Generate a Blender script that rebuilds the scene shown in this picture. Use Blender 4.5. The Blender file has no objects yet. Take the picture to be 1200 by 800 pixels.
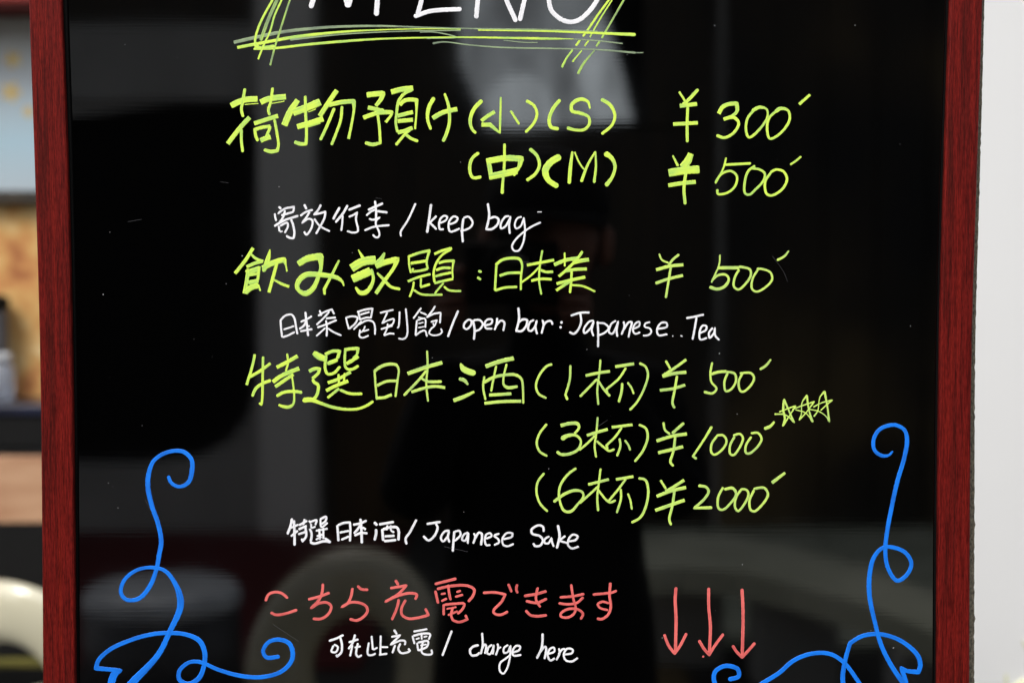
import bpy, bmesh, math, random
from mathutils import Vector, Matrix, noise
random.seed(7)
S = bpy.context.scene
COL = S.collection
R = math.radians

# ------------------------------------------------------------------ camera
CAM = Vector((0, 0, 1.45)); PITCH = R(2.9); BY = 0.9
cd = bpy.data.cameras.new('camera'); cam = bpy.data.objects.new('camera', cd); COL.objects.link(cam)
cam.location = CAM; cam.rotation_euler = (R(90) - PITCH, 0, 0)
cd.lens = 50; cd.sensor_width = 36; cd.clip_start = 0.005; cd.clip_end = 500
cd.dof.use_dof = True; cd.dof.focus_distance = BY; cd.dof.aperture_fstop = 5.0
S.camera = cam
# ------------------------------------------------------------------ sky, sun, exposure
W = bpy.data.worlds.new('World'); S.world = W; W.use_nodes = True
nt = W.node_tree; nt.nodes.clear()
sky = nt.nodes.new('ShaderNodeTexSky'); sky.sky_type = 'NISHITA'; sky.sun_disc = False
sky.sun_elevation = R(48); sky.sun_rotation = R(205); sky.air_density = 1.0; sky.dust_density = 3.0; sky.ozone_density = 1.0
bg = nt.nodes.new('ShaderNodeBackground'); bg.inputs['Strength'].default_value = 0.15
wo = nt.nodes.new('ShaderNodeOutputWorld')
hs = nt.nodes.new('ShaderNodeHueSaturation'); hs.inputs['Saturation'].default_value = .3
nt.links.new(sky.outputs[0], hs.inputs['Color']); nt.links.new(hs.outputs[0], bg.inputs[0]); nt.links.new(bg.outputs[0], wo.inputs[0])
sd = bpy.data.lights.new('sun', 'SUN'); sd.energy = 0.9; sd.angle = R(18); sd.color = (1, .95, .87)
sun = bpy.data.objects.new('sun', sd); COL.objects.link(sun)
sun.rotation_euler = (R(42), 0, R(-25))
S.view_settings.view_transform = 'Standard'; S.view_settings.look = 'None'
S.view_settings.gamma = 1; S.view_settings.use_curve_mapping = False
S.view_settings.exposure = 0.78

# ------------------------------------------------------------------ helpers
PX = 36 / 50 / 1200
def at(px, py, Y):
    """the point of the vertical plane y=Y seen at photograph pixel (px, py)"""
    dx = (px - 600) * PX; dz = (400 - py) * PX
    d = Vector((dx, math.cos(PITCH) + dz * math.sin(PITCH), -math.sin(PITCH) + dz * math.cos(PITCH)))
    t = (Y - CAM.y) / d.y
    return CAM + d * t
def refl(px, py, d):
    """where a thing seen mirrored in the panel at (px, py), d metres along the folded path, really stands"""
    p = at(px, py, d); return Vector((p.x, 2 * BY - d, p.z))
def empty(name, loc, label, cat, group=None, rz=0):
    o = bpy.data.objects.new(name, None); COL.objects.link(o); o.location = loc; o.rotation_euler = (0, 0, rz)
    o.empty_display_size = .1
    o['label'] = label; o['category'] = cat
    if group: o['group'] = group
    return o
def tag(o, label, cat, group=None):
    o['label'] = label; o['category'] = cat
    if group: o['group'] = group
    return o
def link(name, me, mat, parent=None, smooth=False):
    o = bpy.data.objects.new(name, me); COL.objects.link(o)
    if mat and not me.materials: me.materials.append(mat)
    if parent: o.parent = parent
    if smooth:
        for p in me.polygons: p.use_smooth = True
    return o
def from_bm(name, bm, mat, parent=None, smooth=False):
    bmesh.ops.recalc_face_normals(bm, faces=bm.faces)
    me = bpy.data.meshes.new(name); bm.to_mesh(me); bm.free()
    return link(name, me, mat, parent, smooth)
def box_bm(bm, a, b, bev=0.0):
    a = Vector(a); b = Vector(b); c = (a + b) / 2; s = b - a
    m = Matrix.Translation(c) @ Matrix.Diagonal((s.x, s.y, s.z, 1))
    g = bmesh.ops.create_cube(bm, size=1, matrix=m)
    if bev:
        es = {e for v in g['verts'] for e in v.link_edges}
        bmesh.ops.bevel(bm, geom=list(es), offset=bev, segments=2, affect='EDGES', profile=.5)
def box(name, a, b, mat, parent=None, bev=0.0):
    bm = bmesh.new(); box_bm(bm, a, b, bev); return from_bm(name, bm, mat, parent)
def lathe(name, prof, mat, parent=None, seg=40, loc=(0, 0, 0)):
    bm = bmesh.new(); rings = []
    for r, z in prof:
        rings.append([bm.verts.new((loc[0] + r * math.cos(2*math.pi*k/seg), loc[1] + r * math.sin(2*math.pi*k/seg), loc[2] + z)) for k in range(seg)])
    for A, B in zip(rings, rings[1:]):
        for k in range(seg): bm.faces.new((A[k], A[(k+1) % seg], B[(k+1) % seg], B[k]))
    bm.faces.new(rings[0]); bm.faces.new(rings[-1])
    return from_bm(name, bm, mat, parent, True)
def tube_bm(bm, pts, rad, seg=10):
    pts = [Vector(p) for p in pts]; rings = []
    for i, p in enumerate(pts):
        d = (pts[min(i+1, len(pts)-1)] - pts[max(i-1, 0)]).normalized()
        u = d.cross(Vector((0, 0, 1)) if abs(d.z) < .9 else Vector((1, 0, 0))).normalized(); v = d.cross(u)
        r = rad[i] if isinstance(rad, (list, tuple)) else rad
        rings.append([bm.verts.new(p + (u * math.cos(2*math.pi*k/seg) + v * math.sin(2*math.pi*k/seg)) * r) for k in range(seg)])
    for A, B in zip(rings, rings[1:]):
        for k in range(seg): bm.faces.new((A[k], A[(k+1) % seg], B[(k+1) % seg], B[k]))
    bm.faces.new(rings[0]); bm.faces.new(rings[-1])
def tube(name, pts, rad, mat, parent=None, seg=10):
    bm = bmesh.new(); tube_bm(bm, pts, rad, seg); return from_bm(name, bm, mat, parent, True)

# ------------------------------------------------------------------ materials
def mat(name, col, rough=.5, metal=0, ior=1.45, spec=None):
    m = bpy.data.materials.new(name); m.use_nodes = True
    b = m.node_tree.nodes['Principled BSDF']
    b.inputs['Base Color'].default_value = (*col, 1); b.inputs['Roughness'].default_value = rough
    b.inputs['Metallic'].default_value = metal; b.inputs['IOR'].default_value = ior
    if spec is not None: b.inputs['Specular IOR Level'].default_value = spec
    return m
def nodes(m): return m.node_tree.nodes, m.node_tree.links, m.node_tree.nodes['Principled BSDF']
def add_noise(m, scale, cols, stops=(0.3, 0.7), stretch=(1, 1, 1), bump=0, detail=5, dist=.002, rough=None, coord='Object'):
    N, L, b = nodes(m)
    tc = N.new('ShaderNodeTexCoord'); mp = N.new('ShaderNodeMapping'); mp.inputs['Scale'].default_value = stretch
    L.new(tc.outputs[coord], mp.inputs[0])
    n = N.new('ShaderNodeTexNoise'); n.inputs['Scale'].default_value = scale; n.inputs['Detail'].default_value = detail
    L.new(mp.outputs[0], n.inputs['Vector'])
    if cols:
        r = N.new('ShaderNodeValToRGB'); e = r.color_ramp.elements
        while len(e) < len(cols): e.new(.5)
        for i, c in enumerate(cols):
            e[i].position = stops[i] if len(stops) == len(cols) else stops[0] + (stops[1]-stops[0]) * i / (len(cols)-1)
            e[i].color = (*c, 1)
        L.new(n.outputs[0], r.inputs[0]); L.new(r.outputs[0], b.inputs['Base Color'])
    if rough:
        mr = N.new('ShaderNodeMapRange'); mr.inputs['To Min'].default_value = rough[0]; mr.inputs['To Max'].default_value = rough[1]
        L.new(n.outputs[0], mr.inputs[0]); L.new(mr.outputs[0], b.inputs['Roughness'])
    if bump:
        bp = N.new('ShaderNodeBump'); bp.inputs['Strength'].default_value = bump; bp.inputs['Distance'].default_value = dist
        L.new(n.outputs[0], bp.inputs['Height']); L.new(bp.outputs[0], b.inputs['Normal'])
    return n, mp

M = {}
# black acrylic: deep gloss, faint horizontal ripple in the surface
M['panel'] = mat('black_acrylic', (.0002, .0002, .0002), .06, ior=2.0)
def panel_nodes():
    N, L, b = nodes(M['panel'])
    tc = N.new('ShaderNodeTexCoord')
    def nz(scale, st, det):
        mp = N.new('ShaderNodeMapping'); mp.inputs['Scale'].default_value = st; L.new(tc.outputs['Object'], mp.inputs[0])
        n = N.new('ShaderNodeTexNoise'); n.inputs['Scale'].default_value = scale; n.inputs['Detail'].default_value = det
        L.new(mp.outputs[0], n.inputs['Vector']); return n
    a = nz(1, (14, 1, 520), 3); c = nz(1, (5, 1, 4), 1)
    b1 = N.new('ShaderNodeBump'); b1.inputs['Strength'].default_value = .5; b1.inputs['Distance'].default_value = .0000075
    L.new(a.outputs[0], b1.inputs['Height'])
    b2 = N.new('ShaderNodeBump'); b2.inputs['Strength'].default_value = .6; b2.inputs['Distance'].default_value = .00025
    L.new(c.outputs[0], b2.inputs['Height']); L.new(b1.outputs[0], b2.inputs['Normal'])
    L.new(b2.outputs[0], b.inputs['Normal'])
    d = nz(9, (1, 1, 1), 6)
    mr = N.new('ShaderNodeMapRange'); mr.inputs['From Min'].default_value = .35; mr.inputs['From Max'].default_value = .75
    mr.inputs['To Min'].default_value = .02; mr.inputs['To Max'].default_value = .06
    L.new(d.outputs[0], mr.inputs[0]); L.new(mr.outputs[0], b.inputs['Roughness'])
panel_nodes()
# red mahogany laminate
M['wood'] = mat('red_mahogany', (.2, .01, .008), .42, spec=.14)
def wood_nodes():
    N, L, b = nodes(M['wood'])
    tc = N.new('ShaderNodeTexCoord')
    def nz(st, det, sc=1, dis=0):
        mp = N.new('ShaderNodeMapping'); mp.inputs['Scale'].default_value = st; L.new(tc.outputs['Object'], mp.inputs[0])
        n = N.new('ShaderNodeTexNoise'); n.inputs['Scale'].default_value = sc; n.inputs['Detail'].default_value = det
        n.inputs['Distortion'].default_value = dis
        L.new(mp.outputs[0], n.inputs['Vector']); return n
    broad = nz((420, 120, 9), 4, 1, .4); fine = nz((1500, 300, 48), 3); speck = nz((1400, 500, 220), 2)
    r = N.new('ShaderNodeValToRGB'); e = r.color_ramp.elements
    e[0].position = .30; e[0].color = (.085, .008, .006, 1); e[1].position = .72; e[1].color = (.20, .013, .008, 1)
    m2 = e.new(.50); m2.color = (.165, .010, .008, 1)
    L.new(broad.outputs[0], r.inputs[0])
    r2 = N.new('ShaderNodeValToRGB'); e = r2.color_ramp.elements
    e[0].position = .36; e[0].color = (.5, .48, .48, 1); e[1].position = .56; e[1].color = (1, 1, 1, 1)
    L.new(fine.outputs[0], r2.inputs[0])
    r3 = N.new('ShaderNodeValToRGB'); e = r3.color_ramp.elements
    e[0].position = .33; e[0].color = (.55, .5, .5, 1); e[1].position = .6; e[1].color = (1.0, 1, 1, 1)
    L.new(speck.outputs[0], r3.inputs[0])
    mx = N.new('ShaderNodeMix'); mx.data_type = 'RGBA'; mx.blend_type = 'MULTIPLY'; mx.inputs[0].default_value = 1
    L.new(r.outputs[0], mx.inputs[6]); L.new(r2.outputs[0], mx.inputs[7])
    my = N.new('ShaderNodeMix'); my.data_type = 'RGBA'; my.blend_type = 'MULTIPLY'; my.inputs[0].default_value = 1
    L.new(mx.outputs[2], my.inputs[6]); L.new(r3.outputs[0], my.inputs[7])
    L.new(my.outputs[2], b.inputs['Base Color'])
    bp = N.new('ShaderNodeBump'); bp.inputs['Strength'].default_value = .35; bp.inputs['Distance'].default_value = .0002
    L.new(fine.outputs[0], bp.inputs['Height']); L.new(bp.outputs[0], b.inputs['Normal'])
wood_nodes()
M['mdf'] = mat('raw_edge_board', (.09, .075, .05), .9); add_noise(M['mdf'], 900, [(.03, .025, .02), (.16, .14, .10)], bump=.6, dist=.0004, stretch=(1, 1, .5))
M['strip_black'] = mat('matte_black', (.003, .003, .003), .8, spec=.1)
def ink(name, col, dull, p=.5, faded=False):
    """liquid marker paint: streaks run along the stroke (UV: u along, v across)"""
    m = mat(name, col, .55); N, L, b = nodes(m)
    uv = N.new('ShaderNodeUVMap'); uv.uv_map = 'UVMap'
    def nz(st, det):
        mp = N.new('ShaderNodeMapping'); mp.inputs['Scale'].default_value = st; L.new(uv.outputs[0], mp.inputs[0])
        n = N.new('ShaderNodeTexNoise'); n.inputs['Scale'].default_value = 1; n.inputs['Detail'].default_value = det
        L.new(mp.outputs[0], n.inputs['Vector']); return n
    a = nz((45, 1300, 1), 3); c = nz((75, 110, 1), 2)
    ad = N.new('ShaderNodeMath'); ad.operation = 'ADD'; L.new(a.outputs[0], ad.inputs[0]); L.new(c.outputs[0], ad.inputs[1])
    r = N.new('ShaderNodeMapRange'); r.inputs['From Min'].default_value = p * 2 - .22; r.inputs['From Max'].default_value = p * 2 + .08
    r.inputs['To Min'].default_value = 1; r.inputs['To Max'].default_value = 0
    L.new(ad.outputs[0], r.inputs[0])
    mx = N.new('ShaderNodeMix'); mx.data_type = 'RGBA'
    L.new(r.outputs[0], mx.inputs[0]); mx.inputs[6].default_value = (*col, 1); mx.inputs[7].default_value = (*dull, 1)
    L.new(mx.outputs[2], b.inputs['Base Color'])
    return m
M['Y'] = ink('yellow_green_marker', (.68, .91, .10), (.42, .70, .14), .505)
M['P'] = ink('pale_yellow_green_marker', (.62, .85, .15), (.42, .64, .17), .505)
M['F'] = ink('worn_green_marker', (.45, .70, .12), (.22, .32, .16), .52)
M['H'] = ink('thin_grey_green_marker', (.30, .40, .22), (.16, .21, .15), .5)
M['W'] = ink('white_marker', (.90, .90, .93), (.70, .71, .75), .475)
M['K'] = ink('coral_marker', (.82, .16, .145), (.60, .10, .095), .5)
M['B'] = ink('blue_marker', (.0015, .20, .88), (.001, .14, .66), .5)

# ------------------------------------------------------------------ the menu board
ORG = Vector((0, BY, 0))
board = empty('menu_board', ORG, 'tall black glossy menu board in a red wooden frame covered in handwritten marker prices', 'menu board')
def P(px, py, Y=BY): return at(px, py, Y) - ORG
def curve(knots):
    def f(y):
        if y <= knots[0][0]: a, b = knots[0], knots[1]
        elif y >= knots[-1][0]: a, b = knots[-2], knots[-1]
        else:
            for a, b in zip(knots, knots[1:]):
                if a[0] <= y <= b[0]: break
        # smooth (quadratic through neighbours) kept simple: linear + dense knots
        return a[1] + (b[1] - a[1]) * (y - a[0]) / (b[0] - a[0])
    return f
def smoothknots(kn):
    """Catmull-Rom densified knots"""
    ks = [(kn[0][0]*2-kn[1][0], kn[0][1]*2-kn[1][1])] + list(kn) + [(kn[-1][0]*2-kn[-2][0], kn[-1][1]*2-kn[-2][1])]
    out = []
    for i in range(1, len(ks)-2):
        p0, p1, p2, p3 = ks[i-1:i+3]
        for j in range(8):
            t = j/8
            out.append(tuple(.5*((2*p1[k])+(-p0[k]+p2[k])*t+(2*p0[k]-5*p1[k]+4*p2[k]-p3[k])*t*t+(-p0[k]+3*p1[k]-3*p2[k]+p3[k])*t**3) for k in (0, 1)))
    out.append(kn[-1]); return out
LO = curve(smoothknots([(-170, 28), (0, 33.3), (200, 40.2), (400, 46), (600, 48.6), (800, 50), (1000, 51)]))
LI = curve(smoothknots([(-170, 66), (0, 71.6), (200, 78.8), (400, 83.6), (600, 86.2), (800, 87.6), (1000, 88.5)]))
RI = curve(smoothknots([(-170, 1119), (0, 1113.6), (200, 1107.2), (400, 1102), (600, 1099.6), (800, 1098.6), (1000, 1098)]))
RO = curve(smoothknots([(-170, 1157), (0, 1152.2), (200, 1145.5), (400, 1139.6), (600, 1137.4), (800, 1136.4), (1000, 1136)]))
BO = curve(smoothknots([(-170, 1156), (0, 1153.2), (200, 1148), (400, 1142.6), (600, 1141.5), (800, 1141.2), (1000, 1141.2)]))
TOPY, BOTY = -172, 1085
FR = BY - .006                                    # front face of the rails
def side_rail(name, outer, inner, s):
    bm = bmesh.new(); rows = []
    n = 48
    for i in range(n + 1):
        y = TOPY + (BOTY - TOPY) * i / n
        o = P(outer(y), y, FR); q = P(inner(y), y, FR)
        b = .0011
        sec = [Vector((o.x, .022, o.z)), Vector((o.x, FR - BY + b, o.z)), Vector((o.x - s*b*.3, FR - BY + b*.3, o.z)), Vector((o.x - s*b, FR - BY, o.z)),
               Vector((q.x + s*b, FR - BY, q.z)), Vector((q.x + s*b*.3, FR - BY + b*.3, q.z)), Vector((q.x, FR - BY + b, q.z)), Vector((q.x, .022, q.z))]
        rows.append([bm.verts.new(v) for v in sec])
    for A, B in zip(rows, rows[1:]):
        for k in range(8): bm.faces.new((A[k], A[(k+1) % 8], B[(k+1) % 8], B[k]))
    bm.faces.new(rows[0]); bm.faces.new(rows[-1])
    return from_bm(name, bm, M['wood'], board)
side_rail('frame_rail', LO, LI, -1); side_rail('frame_rail', RO, RI, 1)
tz = P(600, TOPY, FR).z; bz = P(600, BOTY, FR).z
xl, xr = P(LO(TOPY), TOPY, FR).x, P(RO(TOPY), TOPY, FR).x
box('frame_rail', (xl, FR - BY, tz + .0005), (xr, .022, tz + .022), M['wood'], board, .001)
box('frame_rail', (P(LO(BOTY), BOTY, FR).x, FR - BY, bz - .022), (P(RO(BOTY), BOTY, FR).x, .022, bz - .0005), M['wood'], board, .001)
# matte black strip between rail and panel
def edge_strip(name, inner, wfun, s):
    bm = bmesh.new(); rows = []
    for i in range(41):
        y = TOPY + (BOTY - TOPY) * i / 40
        a = P(inner(y) + s*2.2, y, BY); c = P(inner(y) - s * wfun(y), y, BY)
        rows.append([bm.verts.new(v) for v in (Vector((a.x, .001, a.z)), Vector((a.x, -.0022, a.z)), Vector((c.x, -.0022, c.z)), Vector((c.x, .001, c.z)))])
    for A, B in zip(rows, rows[1:]):
        for k in range(4): bm.faces.new((A[k], A[(k+1) % 4], B[(k+1) % 4], B[k]))
    bm.faces.new(rows[0]); bm.faces.new(rows[-1])
    return from_bm(name, bm, M['strip_black'], board)
edge_strip('inner_strip', LI, lambda y: 7.5 - y * .0035, -1)
edge_strip('inner_strip', RI, lambda y: 4.5, 1)
# raw backing board, a little wider than the frame on the right
bm = bmesh.new(); rows = []
for i in range(241):
    y = TOPY + (BOTY - TOPY) * i / 240
    jit = .00055 * noise.noise(Vector((0, 0, i * .9))) + (.0007 if i in (150, 171) else 0)
    a = P(LO(y) + 10, y, BY + .004); c = P(BO(y), y, BY + .004)
    if y > 20: c.x += jit
    rows.append([bm.verts.new(v) for v in (Vector((a.x, .0225, a.z)), Vector((c.x, .0225, c.z)), Vector((c.x + .0003, .009, c.z)), Vector((c.x - .0004, .002, c.z)), Vector((a.x, .002, a.z)))])
for A, B in zip(rows, rows[1:]):
    for k in range(5): bm.faces.new((A[k], A[(k+1) % 5], B[(k+1) % 5], B[k]))
bm.faces.new(rows[0]); bm.faces.new(rows[-1])
bk = from_bm('backing_board', bm, M['mdf'], board)
for v in bk.data.vertices:      # keep the backing behind the panel and inside the rails' backs
    if v.co.y < .0021 and v.co.x < .2: v.co.y = .004
# legs, feet and shelf rail of the stand (below the picture)
for x in (-.25, .25):
    tube('leg', [(x, .012, bz - .02), (x, -.10, .02)], .014, M['wood'], board, 12)
    tube('leg', [(x, .03, bz + .25), (x, .34, .02)], .012, M['wood'], board, 12)
box('stretcher', (-.25, -.075, .22), (.25, -.055, .245), M['wood'], board, .002)
# panel
a = P(LI(400) - 12, TOPY, BY); c = P(RI(400) + 8, BOTY, BY)
bm = bmesh.new(); box_bm(bm, (P(58, 0).x, 0, bz), (P(1122, 0).x, .0035, tz))
panel = from_bm('black_panel', bm, M['panel'], board)

# ------------------------------------------------------------------ handwriting
CT = [0]
def crsplit(s):
    """'w:x,y[,w][!] ...' -> list of segments of (x,y,w); '!' marks a sharp corner"""
    w, rest = s.split(':'); w = float(w); segs = [[]]
    for n_, tok in enumerate(rest.split()):
        corner = tok.endswith('!'); tok = tok.rstrip('!')
        v = [float(q) for q in tok.split(',')]
        if len(v) > 2 and n_: w = v[2]
        segs[-1].append((v[0], v[1], v[2] if len(v) > 2 else w))
        if corner: segs.append([(v[0], v[1], w)])
    return [g for g in segs if len(g) > 1 or len(segs) == 1]
def cr(pts, n=7):
    if len(pts) < 3:
        out = []
        a, b = pts[0], pts[-1]
        return [tuple(a[k] + (b[k]-a[k]) * i / 6 for k in range(3)) for i in range(7)]
    ks = [tuple(2*pts[0][k]-pts[1][k] for k in range(3))] + pts + [tuple(2*pts[-1][k]-pts[-2][k] for k in range(3))]
    out = []
    for i in range(1, len(ks)-2):
        p0, p1, p2, p3 = ks[i-1:i+3]
        # centripetal parametrisation keeps uneven points from overshooting
        def dd(a, b): return max(math.hypot(a[0]-b[0], a[1]-b[1]) ** .5, 1e-3)
        t0 = 0; t1 = t0 + dd(p0, p1); t2 = t1 + dd(p1, p2); t3 = t2 + dd(p2, p3)
        for j in range(n):
            t = t1 + (t2-t1) * j / n
            q = []
            for k in range(3):
                A1 = (t1-t)/(t1-t0)*p0[k] + (t-t0)/(t1-t0)*p1[k]; A2 = (t2-t)/(t2-t1)*p1[k] + (t-t1)/(t2-t1)*p2[k]; A3 = (t3-t)/(t3-t2)*p2[k] + (t-t2)/(t3-t2)*p3[k]
                B1 = (t2-t)/(t2-t0)*A1 + (t-t0)/(t2-t0)*A2; B2 = (t3-t)/(t3-t1)*A2 + (t-t1)/(t3-t1)*A3
                q.append((t2-t)/(t2-t1)*B1 + (t-t1)/(t2-t1)*B2)
            out.append(tuple(q))
    out.append(pts[-1]); return out
def stroke(verts, faces, uvs, s, tr, lift, flat):
    ox, oy, sc = tr
    pts = []
    segs = crsplit(s)
    for g in segs:
        c = cr(g)
        pts += c if not pts else c[1:]
    if len(pts) == 1 or (len(pts) > 1 and all(abs(p[0]-pts[0][0]) < .01 and abs(p[1]-pts[0][1]) < .01 for p in pts)):
        x, y, w = pts[0]; pts = [(x - w*.5, y, w), (x, y, w), (x + w*.5, y, w)]
    # to image pixels, then resample evenly
    q = [(ox + p[0]/sc, oy + p[1]/sc, p[2]/sc) for p in pts]
    L = [0]
    for a, b in zip(q, q[1:]): L.append(L[-1] + math.hypot(b[0]-a[0], b[1]-a[1]))
    T = max(L[-1], .3); w0, w1 = q[0][2], q[-1][2]
    cap0, cap1 = min(w0/2, T/2), min(w1/2, T/2)
    fr = .22 if flat else 1.0                              # chisel nibs leave squarish ends
    st = set([0, T])
    for k in range(1, 6):
        a = 1 - math.cos(k / 6 * math.pi / 2)
        st.add(cap0 * fr * a); st.add(T - cap1 * fr * a)
    st.add(cap0*fr); st.add(T - cap1*fr)
    n = max(3, int(T / 1.15))
    for k in range(1, n):
        v = T * k / n
        if v > cap0*fr and v < T - cap1*fr: st.add(v)
    for i, l in enumerate(L):
        if l > cap0*fr and l < T - cap1*fr and l > 0: st.add(l)
    st = sorted(st); ss = [st[0]]
    for v in st[1:]:
        if v - ss[-1] > .04: ss.append(v)
    def samp(l):
        l = min(max(l, 0), L[-1])
        for i in range(len(L)-1):
            if L[i+1] >= l:
                t = (l - L[i]) / max(L[i+1]-L[i], 1e-9)
                return [q[i][k] + (q[i+1][k]-q[i][k]) * t for k in range(3)]
        return list(q[-1])
    seed = random.random() * 100
    base = None; prev = None
    for i, l in enumerate(ss):
        x, y, w = samp(l)
        a = samp(l - .5); b = samp(l + .5)
        dx, dy = b[0]-a[0], b[1]-a[1]; d = math.hypot(dx, dy)
        if d < 1e-6: dx, dy = prev or (1, 0)
        else: dx, dy = dx/d, dy/d
        prev = (dx, dy)
        f = 1.0
        if l < cap0*fr and cap0 > 0: u = 1 - l/(cap0*fr); f = min(f, math.sqrt(max(0, 1-u*u)))
        if l > T - cap1*fr and cap1 > 0: u = 1 - (T-l)/(cap1*fr); f = min(f, math.sqrt(max(0, 1-u*u)))
        if flat: f = .78 + .22*f if f < 1 else 1
        f = max(f, .06)
        wob = 1 + .09 * noise.noise(Vector((l*.35 + seed, 0, 0))) + .05 * noise.noise(Vector((l*1.3 + seed, 5, 0)))
        h = w / 2 * WF[0] * f * wob
        nx, ny = -dy, dx
        e1 = .16 * noise.noise(Vector((l*.8, seed, 3)))
        jx = e1 * nx; jy = e1 * ny
        row = []
        for side, z in ((-1, .00001), (-.86, 1), (.86, 1), (1, .00001)):
            hh = h * side
            p = P(x + nx*hh + jx, y + ny*hh + jy)
            row.append(len(verts))
            verts.append((p.x, -((lift + l * 2.2e-7) if z == 1 else .00002), p.z))
            uvs.append(((l * .00054) + seed, side * h * .00054 + seed))
        if base is not None:
            for k in range(3): faces.append((base[k], base[k+1], row[k+1], row[k]))
        base = row
WF = [1.07]
def char(name, label, ink_, tr, *strokes):
    WF[0] = 1.0 if ink_ == 'B' else 1.07
    verts, faces, uvs = [], [], []
    CT[0] += 1
    for i, s in enumerate(strokes):
        flat = False
        if s[0] == 'f': flat = True; s = s[1:]
        elif s[0] == 'r': s = s[1:]
        lift = .00012 + .000016 * i + .000007 * (CT[0] % 2)
        stroke(verts, faces, uvs, s, tr, lift, flat)
    me = bpy.data.meshes.new(name); me.from_pydata(verts, [], faces)
    ul = me.uv_layers.new(name='UVMap')
    for lp in me.loops: ul.data[lp.index].uv = uvs[lp.vertex_index]
    bm = bmesh.new(); bm.from_mesh(me)
    # all faces towards the viewer (-Y)
    for f in bm.faces:
        f.normal_update()
        if f.normal.y > 0: f.normal_flip()
    bm.to_mesh(me); bm.free()
    o = link(name, me, M[ink_], panel); o['label'] = label
    return o
I1 = (0, 0, 1)

# --- title and its green frame
t = I1
char('letter', 'white capital M of the title', 'W', t, '5.6:386,-72 376,-30 364,10', '5.8:386,-72 398,-30 408,9', '5.2:408,9 420,-30 434,-72', '5.6:434,-72 442,-30 442.5,-5 441,19')
char('letter', 'white capital E of the title', 'W', t, '5:500,-70 497,-30 494,0 489,18', '4.8:485,20 504,13.5 541,11', '4.6:497,-30 535,-33', '4.8:500,-70 545,-74')
char('letter', 'white capital N of the title', 'W', t, '5:566,-68 562,-20 560,0 558,22', '5:566,-68 592,-3 605,26', '5:630,-70 617,-10 609,25')
char('letter', 'white capital U of the title', 'W', t, '5:645,-65 643,-5 646,12 656,22 667,26 678,24 690,14 700,0 712,-30 718,-68')
t = (270, 0, 10)
char('frame_line', 'green hand-drawn strokes crossing at the left of the title', 'Y', t, '26:620,-600 580,-200 500,-10 400,170 320,350 290,480 305,590', '22:760,-600 680,-250 600,0 520,180 465,370 390,530 325,700', '40:285,530 330,560 420,560 520,545')
char('frame_line', 'paler green strokes crossing at the left of the title', 'F', t, '38:700,-600 640,-250 550,-10 450,220 390,380 355,480', '22:870,-600 790,-250 700,0 640,180 570,400 520,560 465,770')
t = I1
char('underline', 'green hand-drawn underline of the title', 'Y', t, 'f3.4:278,56 310,50 350,43 400,37.8,2.6 440,35.5,1.6 500,34,1.2 540,34.5,1.2', '2.8:297,57.5 320,57 360,52.5 400,49 440,46.2,2.2 490,44.6,1.8 540,44,1.8 600,44.8,2.4 640,45.6,2.6 672,46,.8', '2.2:560,35.2 640,36.8 700,39,2.8 745,41,3.8')
char('underline', 'worn pale green underline of the title', 'H', t, 'f3.8:274,50 300,44 330,38 380,32.5,3 440,30.8,2.4 500,32.5,1.6 560,34 640,35,1.4 700,37', '2.2:340,47 400,40.5,1.6 470,37,1.4 540,36,1.2', '1.5:507,51.2,2.4 520,49.4 550,53 590,56,1.7 640,57 700,58.5 745,62.2,2.4', '1.4:492,38 510,38 535,44 500,45.2', '1:590,47.5 615,50 630,50', '1.5:672,46.3 700,48 730,51.3', '1.2:745,62 754,62')
t = (640, 0, 8)
char('frame_line', 'green hand-drawn strokes crossing at the right of the title', 'Y', t, '19:880,-480 720,-180 590,0 480,150 400,270 345,345', '19:322,375 278,432', '17:250,468 190,550 147,635,22', '13:620,0 500,190 410,352', '14:400,378 360,435', '12:335,475 245,583,16')
char('frame_line', 'paler green strokes at the right of the title', 'F', t, '18:1010,-480 850,-200 730,0 620,190 520,360', '18:505,385 470,440', '14:452,475 350,600,22 297,697')

# --- line 1
t = (260, 90, 7.5)
char('kanji', 'large yellow-green kanji for load', 'Y', t, 'f48:80,257 150,222 220,202 314,197', '8:200,246 260,240 322,236', '24:203,103 182,230 172,290 187,356', 'f48:340,227 400,200 480,186 564,178', '8:440,236 500,226 552,215', '24:447,96 428,230 410,290 420,340', 'f38:245,357 160,450 52,590', '24:172,460 172,560 184,664', 'f36:284,413 390,378 495,345', '26:290,450 298,520 318,568', 'f30:285,468 350,448 428,437', 'f26:425,437 412,480 392,525', 'f42:340,562 380,545 430,530', '24:462,375 485,500 498,600 487,652,30! 430,660,32 368,642,28')
char('kanji', 'large yellow-green kanji for thing', 'Y', t, 'f54:668,205,42 600,310 548,430', 'f60:625,318 700,290 740,275 866,222', '8:760,312 828,284', 'f46:662,442 780,408 893,370', '8:750,446 868,410', '25:733,168 738,350 744,500 740,592,28! 690,592,32 635,573,30', 'f40:1012,120 960,195 860,348', 'f38:940,250 1050,226 1158,217! 1162,280,24 1138,430,22 1113,548,24', '26:990,275 930,420 865,560', '24:1057,258 1045,380 1000,510 963,602')
t = (410, 90, 7.5)
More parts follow.
